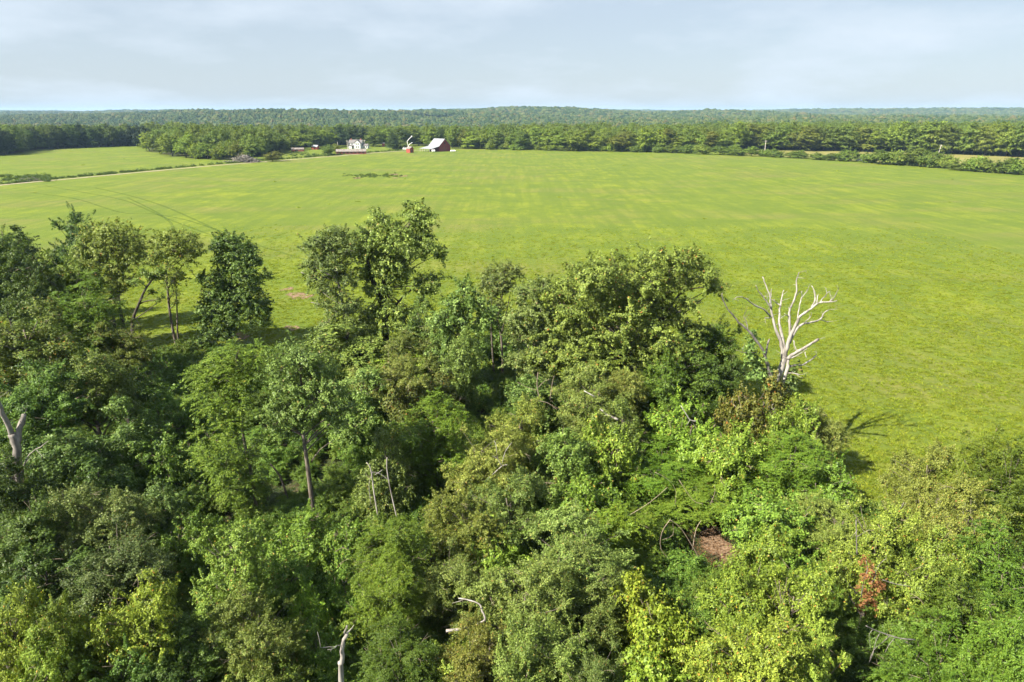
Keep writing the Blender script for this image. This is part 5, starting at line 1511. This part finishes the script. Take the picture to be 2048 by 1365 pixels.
dead_tree('dead_tree', 'leaning grey dead trunk with ivy beside the bleached dead tree', 63, [
    ('trunk', [(440, 800), (428, 690), (402, 600), (385, 550), (340, 490), (300, 440), (240, 385), (200, 340), (165, 290), (140, 240), (138, 205)], 15 * k, 3 * k, 0, -2),
    ('stub', [(402, 600), (420, 530), (432, 488)], 12 * k, 9 * k, 0, .4),
    ('branch', [(300, 440), (285, 380), (270, 345)], 6 * k, 2.5 * k, -1, -.6),
    ('branch', [(350, 572), (280, 575), (225, 560)], 5 * k, 2.5 * k, -.4, -1.2),
], 'deadgrey', 1535, 602, rscale=.78, ivy=[(330, 450, 9), (325, 500, 11), (320, 560, 13), (340, 600, 14), (365, 650, 13), (385, 700, 13), (420, 720, 10), (345, 700, 14)])

ident = lambda a, b: (a, b)
dead_tree('broken_snag', 'forked grey snag with reddish side at the left edge of the wood', 48, [
    ('trunk', [(37, 960), (36, 925), (32, 885), (24, 868)], 10, 7.5, 0, 0),
    ('limb', [(25, 872), (14, 845), (2, 818), (-8, 790)], 6.5, 4, 0, -1.0),
    ('limb', [(34, 888), (40, 856), (48, 830)], 7, 6.5, 0, .6),
    ('branch', [(44, 950), (54, 915), (72, 900), (98, 882)], 2.6, 1.0, -.4, -1.2),
], 'deadgrey', 37, 611, conv=ident)
dead_tree('broken_snag', 'pale broken snag sticking up at the bottom, left of centre', 26, [
    ('trunk', [(682, 1360), (684, 1325), (686, 1290), (692, 1268)], 6.5, 3.5, 0, 0),
    ('branch', [(692, 1270), (703, 1256)], 2.6, 1.8, 0, .3), ('branch', [(691, 1272), (692, 1252)], 3, 2.4, 0, -.2), ('branch', [(688, 1288), (668, 1294), (640, 1296)], 1.2, .5, 0, -.6)], 'dead', 682, 612, conv=ident)
def bough(label, d, parts, seed, mat='dead', name='fallen_branch', cat='branch', conv=ident, leaves=None):
    """a bough lying in or hanging from the crowns: its first path is the thick end"""
    rng = np.random.default_rng(seed)
    t_obj, base = None, None
    for i, (pts, r0, r1, o0, o1) in enumerate(parts):
        n = len(pts)
        q, rr_ = [], []
        for j, (a, b) in enumerate(pts):
            p, tt = at_depth(a, b, d + o0 + (o1 - o0) * j / (n - 1)); q.append(p); rr_.append((r0 + (r1 - r0) * j / (n - 1)) / F * tt * .6 * rng.uniform(.85, 1.15))
        if base is None:
            base = q[0]; t_obj = thing(name, label, cat, tuple(base), 0)
        q, rr_ = smooth_path([p - base for p in q], rr_, 3)
        mb = MB(); mb.tube(q, rr_, 6)
        mb.obj('bough' if i == 0 else 'twig', M[mat], t_obj, smooth=True)
    if leaves:
        lm, ls = leaves
        L = []
        for (a, b, r) in ls:
            p, tt = at_depth(a, b, d + rng.uniform(-.5, .5)); rm = r / F * tt
            L.append((*(p - base), rm, rm, rm))
        V, v = crown_arrays(L, rng, leaf=.2, asp=.55, lai=.9, clump=.3, hang=.6)
        link('withered_leaves', leaf_mesh('withered_leaves', V, v, M[lm]), t_obj)
    return t_obj
bough('pale curved fallen log lying in the green lower middle', 34, [([(892, 1262), (925, 1258), (950, 1250), (970, 1240), (964, 1222), (958, 1208), (935, 1200), (917, 1197)], 4.5, 2.2, 0, 1.2), ([(925, 1201), (904, 1207)], 1.2, .5, 0, 0)], 701, name='fallen_log', cat='log')
bough('white bent branch hanging below the big oak', 60, [([(1254, 842), (1258, 868), (1264, 882), (1281, 890)], 3.2, 2.0, 0, -.5)], 702, 'dead')
bough('broken pale log end poking from the ivy heap below the big oak', 60, [([(1200, 818), (1215, 830), (1236, 840)], 3, 4.5, 0, -.6), ([(1168, 782), (1190, 794)], 1.8, 2.2, .2, 0)], 703, 'dead', 'broken_log', 'log')
bough('arching dead branches with fine twigs over the creek bank', 46, [([(1410, 1186), (1398, 1120), (1380, 1085), (1360, 1055), (1340, 1040)], 2.2, 1.2, 0, -1), ([(1340, 1040), (1324, 1065), (1322, 1098), (1345, 1125), (1358, 1142), (1380, 1143), (1398, 1135)], 1.6, 1.0, -1, 0), ([(1358, 1142), (1370, 1158)], 1.1, .5, 0, .3), ([(1385, 1100), (1392, 1060), (1402, 1042)], 1.6, 1.0, 0, .5), ([(1345, 1045), (1346, 1070), (1325, 1080)], .9, .5, -.8, -.3)], 704, 'twig')
bough('drooping grey dead branch with a fan of twigs at the bottom right', 27, [([(1830, 1280), (1800, 1277), (1770, 1268), (1748, 1260), (1732, 1252)], 2.4, 1.4, 0, -.8), ([(1780, 1272), (1765, 1285), (1748, 1300), (1740, 1318)], 1.1, .5, 0, -.5), ([(1760, 1266), (1752, 1282), (1745, 1310), (1738, 1325)], 1.0, .4, -.3, -.8), ([(1790, 1276), (1778, 1290), (1770, 1306)], 1.0, .4, 0, -.4), ([(1745, 1260), (1738, 1272), (1742, 1300)], 1.0, .4, -.6, -.9), ([(1800, 1278), (1812, 1286), (1826, 1289)], 1.0, .5, 0, .3), ([(1770, 1268), (1790, 1284), (1805, 1300)], .8, .4, 0, .2)], 705, 'deadgrey')
bough('rusty dead foliage on bare grey twigs amid the glossy green crowns', 34, [([(1722, 1195), (1728, 1160), (1735, 1140), (1732, 1122)], 1.6, .8, 0, -.5), ([(1712, 1040), (1713, 1080), (1714, 1110)], 1.3, 1.8, .4, .2), ([(1748, 1150), (1760, 1128), (1772, 1118)], 1.4, .6, -.2, -.5), ([(1765, 1160), (1790, 1168), (1825, 1174)], 1.5, .8, -.2, -.4), ([(1718, 1190), (1704, 1176), (1690, 1160)], 1.0, .5, 0, -.3), ([(1713, 1075), (1730, 1064), (1740, 1060)], .9, .5, .3, .1), ([(1740, 1170), (1752, 1150), (1745, 1130)], 1.0, .5, -.3, -.5), ([(1715, 1060), (1702, 1078)], .9, .5, .3, 0)], 706, 'deadgrey', 'withered_bough', leaves=('rust', [(1738, 1145, 14), (1752, 1162, 14), (1745, 1185, 15), (1735, 1205, 13), (1722, 1212, 9), (1728, 1120, 9), (1757, 1172, 11)]))
bough('withered brown sapling with dry leaves in the middle of the wood', 52, [([(1110, 1025), (1110, 1005), (1098, 985), (1092, 965)], 1.8, 1.0, 0, 0), ([(1110, 1008), (1126, 994), (1136, 988)], 1.2, .6, 0, -.3), ([(1112, 985), (1124, 965), (1122, 935), (1118, 925)], 1.2, .6, .2, .2), ([(1112, 1000), (1118, 975), (1108, 955)], 1.0, .5, 0, .2)], 707, 'twig', 'withered_sapling', 'sapling', leaves=('rust', [(1118, 985, 9), (1125, 972, 8), (1115, 960, 7)]))
bough('pale twin stems carrying the ivy cap left of centre', 49, [([(758, 1045), (748, 985), (742, 940), (733, 925)], 2.8, 1.6, 0, 0), ([(796, 1045), (782, 985), (774, 940), (774, 915)], 2.6, 1.8, .3, .3), ([(776, 960), (760, 948), (742, 944)], 1.4, .9, .3, 0), ([(742, 1010), (738, 970), (745, 945)], 1.0, .7, -.2, -.1), ([(750, 950), (765, 940)], 1.0, .6, 0, .1)], 708, 'dead', 'bare_stem', 'trunk')
bough('leaning pale sticks in the lower middle of the wood', 44, [([(938, 1105), (955, 1080), (975, 1045), (965, 1030)], 3.2, 1.8, 0, .4), ([(860, 1155), (861, 1110), (857, 1085), (845, 1070)], 1.6, .9, -1, -1), ([(825, 1130), (850, 1128), (876, 1116)], 1.3, .8, -1, -.6), ([(936, 1082), (930, 1050), (925, 1028)], 1.5, 1.0, .3, .3)], 709, 'twig')
bough('forked pale bough above the grey green middle crowns', 50, [([(972, 962), (990, 945), (1005, 932), (1015, 930)], 1.8, 1.2, 0, -.3), ([(1003, 932), (995, 915), (992, 890), (988, 882)], 1.5, .8, -.2, 0), ([(1004, 930), (1010, 905), (1024, 885)], 1.3, .6, -.2, .3), ([(995, 918), (985, 912)], .9, .5, 0, .1)], 710, 'dead')
bough('tangle of bare brown sticks below the grey green crown', 62, [([(1078, 795), (1074, 770), (1076, 745)], 2.0, 1.2, 0, 0), ([(1076, 782), (1055, 775), (1035, 765)], 1.2, .7, 0, -.3), ([(1077, 775), (1090, 762), (1100, 760)], 1.0, .5, 0, .2), ([(1100, 800), (1104, 770), (1108, 752)], 1.5, .8, .3, .3), ([(1112, 785), (1130, 795), (1138, 806)], 1.2, .7, 0, -.2), ([(1060, 800), (1095, 806), (1116, 822)], 1.2, .7, -.4, -.6)], 711, 'twig')
bough('arching dry branch with fine twigs over the low shrub', 42, [([(706, 1118), (692, 1120), (680, 1128), (672, 1140)], 1.6, 1.0, 0, 0), ([(688, 1124), (672, 1138), (662, 1152)], .9, .4, 0, 0), ([(684, 1126), (678, 1145), (678, 1165)], .9, .4, 0, 0), ([(700, 1102), (685, 1096), (670, 1104)], .8, .4, .2, .2)], 712, 'twig')
bough('leaning bare trunk in the black gap between ash and elm', 55, [([(580, 1015), (570, 980), (558, 950), (540, 928)], 4, 2.6, 0, .5)], 713, 'bark', 'leaning_trunk', 'trunk')
bough('dark forked trunk in shade below the bright green crown', 34, [([(520, 1250), (508, 1215), (500, 1185)], 6, 4.5, 0, 0), ([(508, 1235), (494, 1205), (490, 1188)], 4, 3, -.3, -.3)], 714, 'bark', 'forked_trunk', 'trunk')
bough('bare pale twigs rising from the yellow tipped oak', 32, [([(1562, 1240), (1561, 1200), (1558, 1160)], 1.8, 1.0, 0, 0), ([(1561, 1220), (1570, 1180), (1574, 1155)], 1.0, .5, 0, .2), ([(1560, 1215), (1552, 1195), (1549, 1180)], .9, .4, 0, -.2), ([(1585, 1240), (1596, 1215), (1600, 1200)], 1.3, .7, .2, .2)], 715, 'twig')
bough('thin dead stick and twigs beside the sunny grass gap', 46, [([(1790, 1036), (1800, 1020), (1808, 1005)], 1.8, 1.0, 0, 0), ([(1802, 1018), (1812, 1006)], .8, .4, 0, .1)], 716, 'deadgrey')
bough('pale stick with side twigs right of the feathery crown', 50, [([(1362, 812), (1372, 828), (1380, 840), (1392, 843)], 1.6, 2.2, 0, 0), ([(1380, 840), (1374, 850)], .9, .5, 0, .1)], 717, 'dead')
bough('fine crossing grey twigs within the wide feathery crown', 46, [([(1260, 1030), (1300, 1005), (1335, 975)], 1.2, .8, 0, 0), ([(1358, 960), (1385, 1000), (1405, 1008)], 1.1, .7, 0, -.2), ([(1350, 1010), (1352, 985), (1346, 970)], .9, .5, .1, .1), ([(1420, 1010), (1430, 985), (1428, 970)], .9, .5, .1, .1), ([(1310, 945), (1330, 955), (1345, 968)], 1.0, .6, 0, .2)], 718, 'twig')

# ------------------------------------------------------------------ undergrowth and grass
rng = np.random.default_rng(31)
shrub_src = [o for o in bpy.data.objects if o.name.startswith('crown') and o.parent and o.parent.name.startswith('shrub')]
seen, us = set(), []
for o in shrub_src:
    if o.data.name not in seen:
        seen.add(o.data.name); us.append(o)
N_ = 2600
x = rng.uniform(-95, 85, N_ * 3); y = rng.uniform(12, 108, N_ * 3)
ok = is_near_wood(x, y + 4) & (np.abs(x) < .85 * y + 16)
bank = ((x - 17.2) / 3.6) ** 2 + ((y - 49.2) / 5.0) ** 2 > 1
ok &= bank
ok &= ~((x < -6) & (y < 80) & (rng.random(len(x)) < .35))      # little grows on the floor under the tall trees there
x, y = x[ok][:N_], y[ok][:N_]
n = len(x)
sc = rng.uniform(.28, .62, n)
gn_scatter('undergrowth', np.stack([x, y, np.full(n, -.1)], 1), sc, rng.uniform(0, 6.28, n), rng.integers(0, len(us), n), us, 'low leafy undergrowth covering the floor of the wood', 'undergrowth', sc * rng.uniform(.6, 1.1, n)).color = (.80, .84, .74, 1)  # darker leaf tint, deepening the shade in the gaps by colour

rl = np.random.default_rng(44)
LP = np.stack([rl.normal(16.6, 3.2, 5200), rl.normal(48.2, 4.2, 5200), rl.uniform(.03, .10, 5200)], 1)
Vl = leaf_quads(LP, np.array((0, 0, 1.0)) + rl.normal(0, .3, (5200, 3)), rl.uniform(.08, .17, 5200), rl.uniform(.06, .10, 5200), rl)
tag(link('leaf_litter', leaf_mesh('leaf_litter', Vl, rl.random(5200), M['rust'])), 'brown dead leaves strewn over the bare creek bank', 'leaves', kind='stuff').color = (.62, .72, .8, 1)

def tuft_mesh(seed, blades=26):
    r = np.random.default_rng(seed)
    vs_, v = [], []
    for b in range(blades):
        a = r.uniform(0, 6.28); rad = r.uniform(0, .38)
        p = np.array((math.cos(a) * rad, math.sin(a) * rad, 0))
        h = r.uniform(.06, .20)
        lean = r.normal(0, .22, 2)
        w = r.uniform(.02, .045); aa = r.uniform(0, 3.14)
        wv = np.array((math.cos(aa) * w, math.sin(aa) * w, 0))
        vs_ += [p - wv, p + wv, p + np.array((lean[0], lean[1], h)) + wv * .4, p + np.array((lean[0], lean[1], h)) - wv * .4]
        v.append(r.random())
    return np.array(vs_), np.array(v)
M['grass'] = leaf_mat('meadow_blade', (.128, .180, .013), (.200, .252, .017), (.275, .310, .034), rough=.6, spec=.2, trans=.4)
tuft_src = []
for s in (1, 2, 3):
    V, v = tuft_mesh(s)
    g = ground(1700 + 90 * s, 760 + 30 * s)
    o = link('grass', leaf_mesh('grass', V, v, M['grass'], 4), None, tuple(g))
    tuft_src.append(tag(o, 'tuft of the short bright grass covering the near field', 'grass', 'near field grass', 'stuff'))
n = 110000
x = rng.uniform(-110, 130, n * 2)
y = 44 + (230 - 44) * rng.random(n * 2) ** 1.6
ok = ~is_near_wood(x, y + 1.5) & (np.abs(x) < .80 * y + 6)
x, y = x[ok][:n], y[ok][:n]
n = len(x)
clump = .5 + .5 * np.sin(x * .55 + 2 * np.sin(y * .21)) * np.sin(y * .47 + 1.5 * np.sin(x * .3))
keep = rng.random(n) < (.35 + .65 * clump) * np.clip((225 - y) / 120, 0, 1)
x, y = x[keep], y[keep]
sc = rng.uniform(.6, 1.35, len(x))
# ranker clumps thinly over the rest of the hayfield
n2 = 300
x2 = rng.uniform(-420, 420, n2); y2 = 110 + 480 * rng.random(n2) ** .8
pt = np.sin(x2 * .05 + 2 * np.sin(y2 * .031)) * np.sin(y2 * .043 + 1.7 * np.sin(x2 * .027)) + rng.normal(0, .45, n2)
ok = ~is_near_wood(x2, y2 + 1.5) & ~is_far_wood(x2, y2 + 15) & (np.abs(x2) < .80 * y2 + 6) & (pt > .35)
road_x = np.interp(y2, [300, 344, 655], [-274, -253, -108])
ok &= np.abs(x2 - road_x) > 9
x, y = np.concatenate([x, x2[ok]]), np.concatenate([y, y2[ok]])
sc = np.concatenate([sc, rng.uniform(1.6, 3.6, ok.sum())])
n = len(x)
gn_scatter('meadow_grass', np.stack([x, y, np.full(n, -.02)], 1), sc, rng.uniform(0, 6.28, n), rng.integers(0, 3, n), tuft_src, 'short bright meadow grass on the near side of the hayfield', 'grass', sc * rng.uniform(.7, 1.2, n))

# ------------------------------------------------------------------ the hazy air
def haze_box():
    mb = MB(); mb.box(-14000, 14000, -1200, 15500, -14, 96)
    m, n_, l_, out = mat_new('haze')
    pv = n_.new('ShaderNodeVolumePrincipled')
    pv.inputs['Color'].default_value = (.46, .70, 1.0, 1)
    pv.inputs['Density'].default_value = .000060
    pv.inputs['Anisotropy'].default_value = 0.0
    l_.new(pv.outputs[0], out.inputs['Volume'])
    o = mb.obj('haze', m)
    tag(o, 'thin bluish summer haze over the land', 'haze', kind='stuff')
haze_box()
import sys
print('leaves in prototypes', total, 'faces', sum(len(m_.polygons) for m_ in bpy.data.meshes))
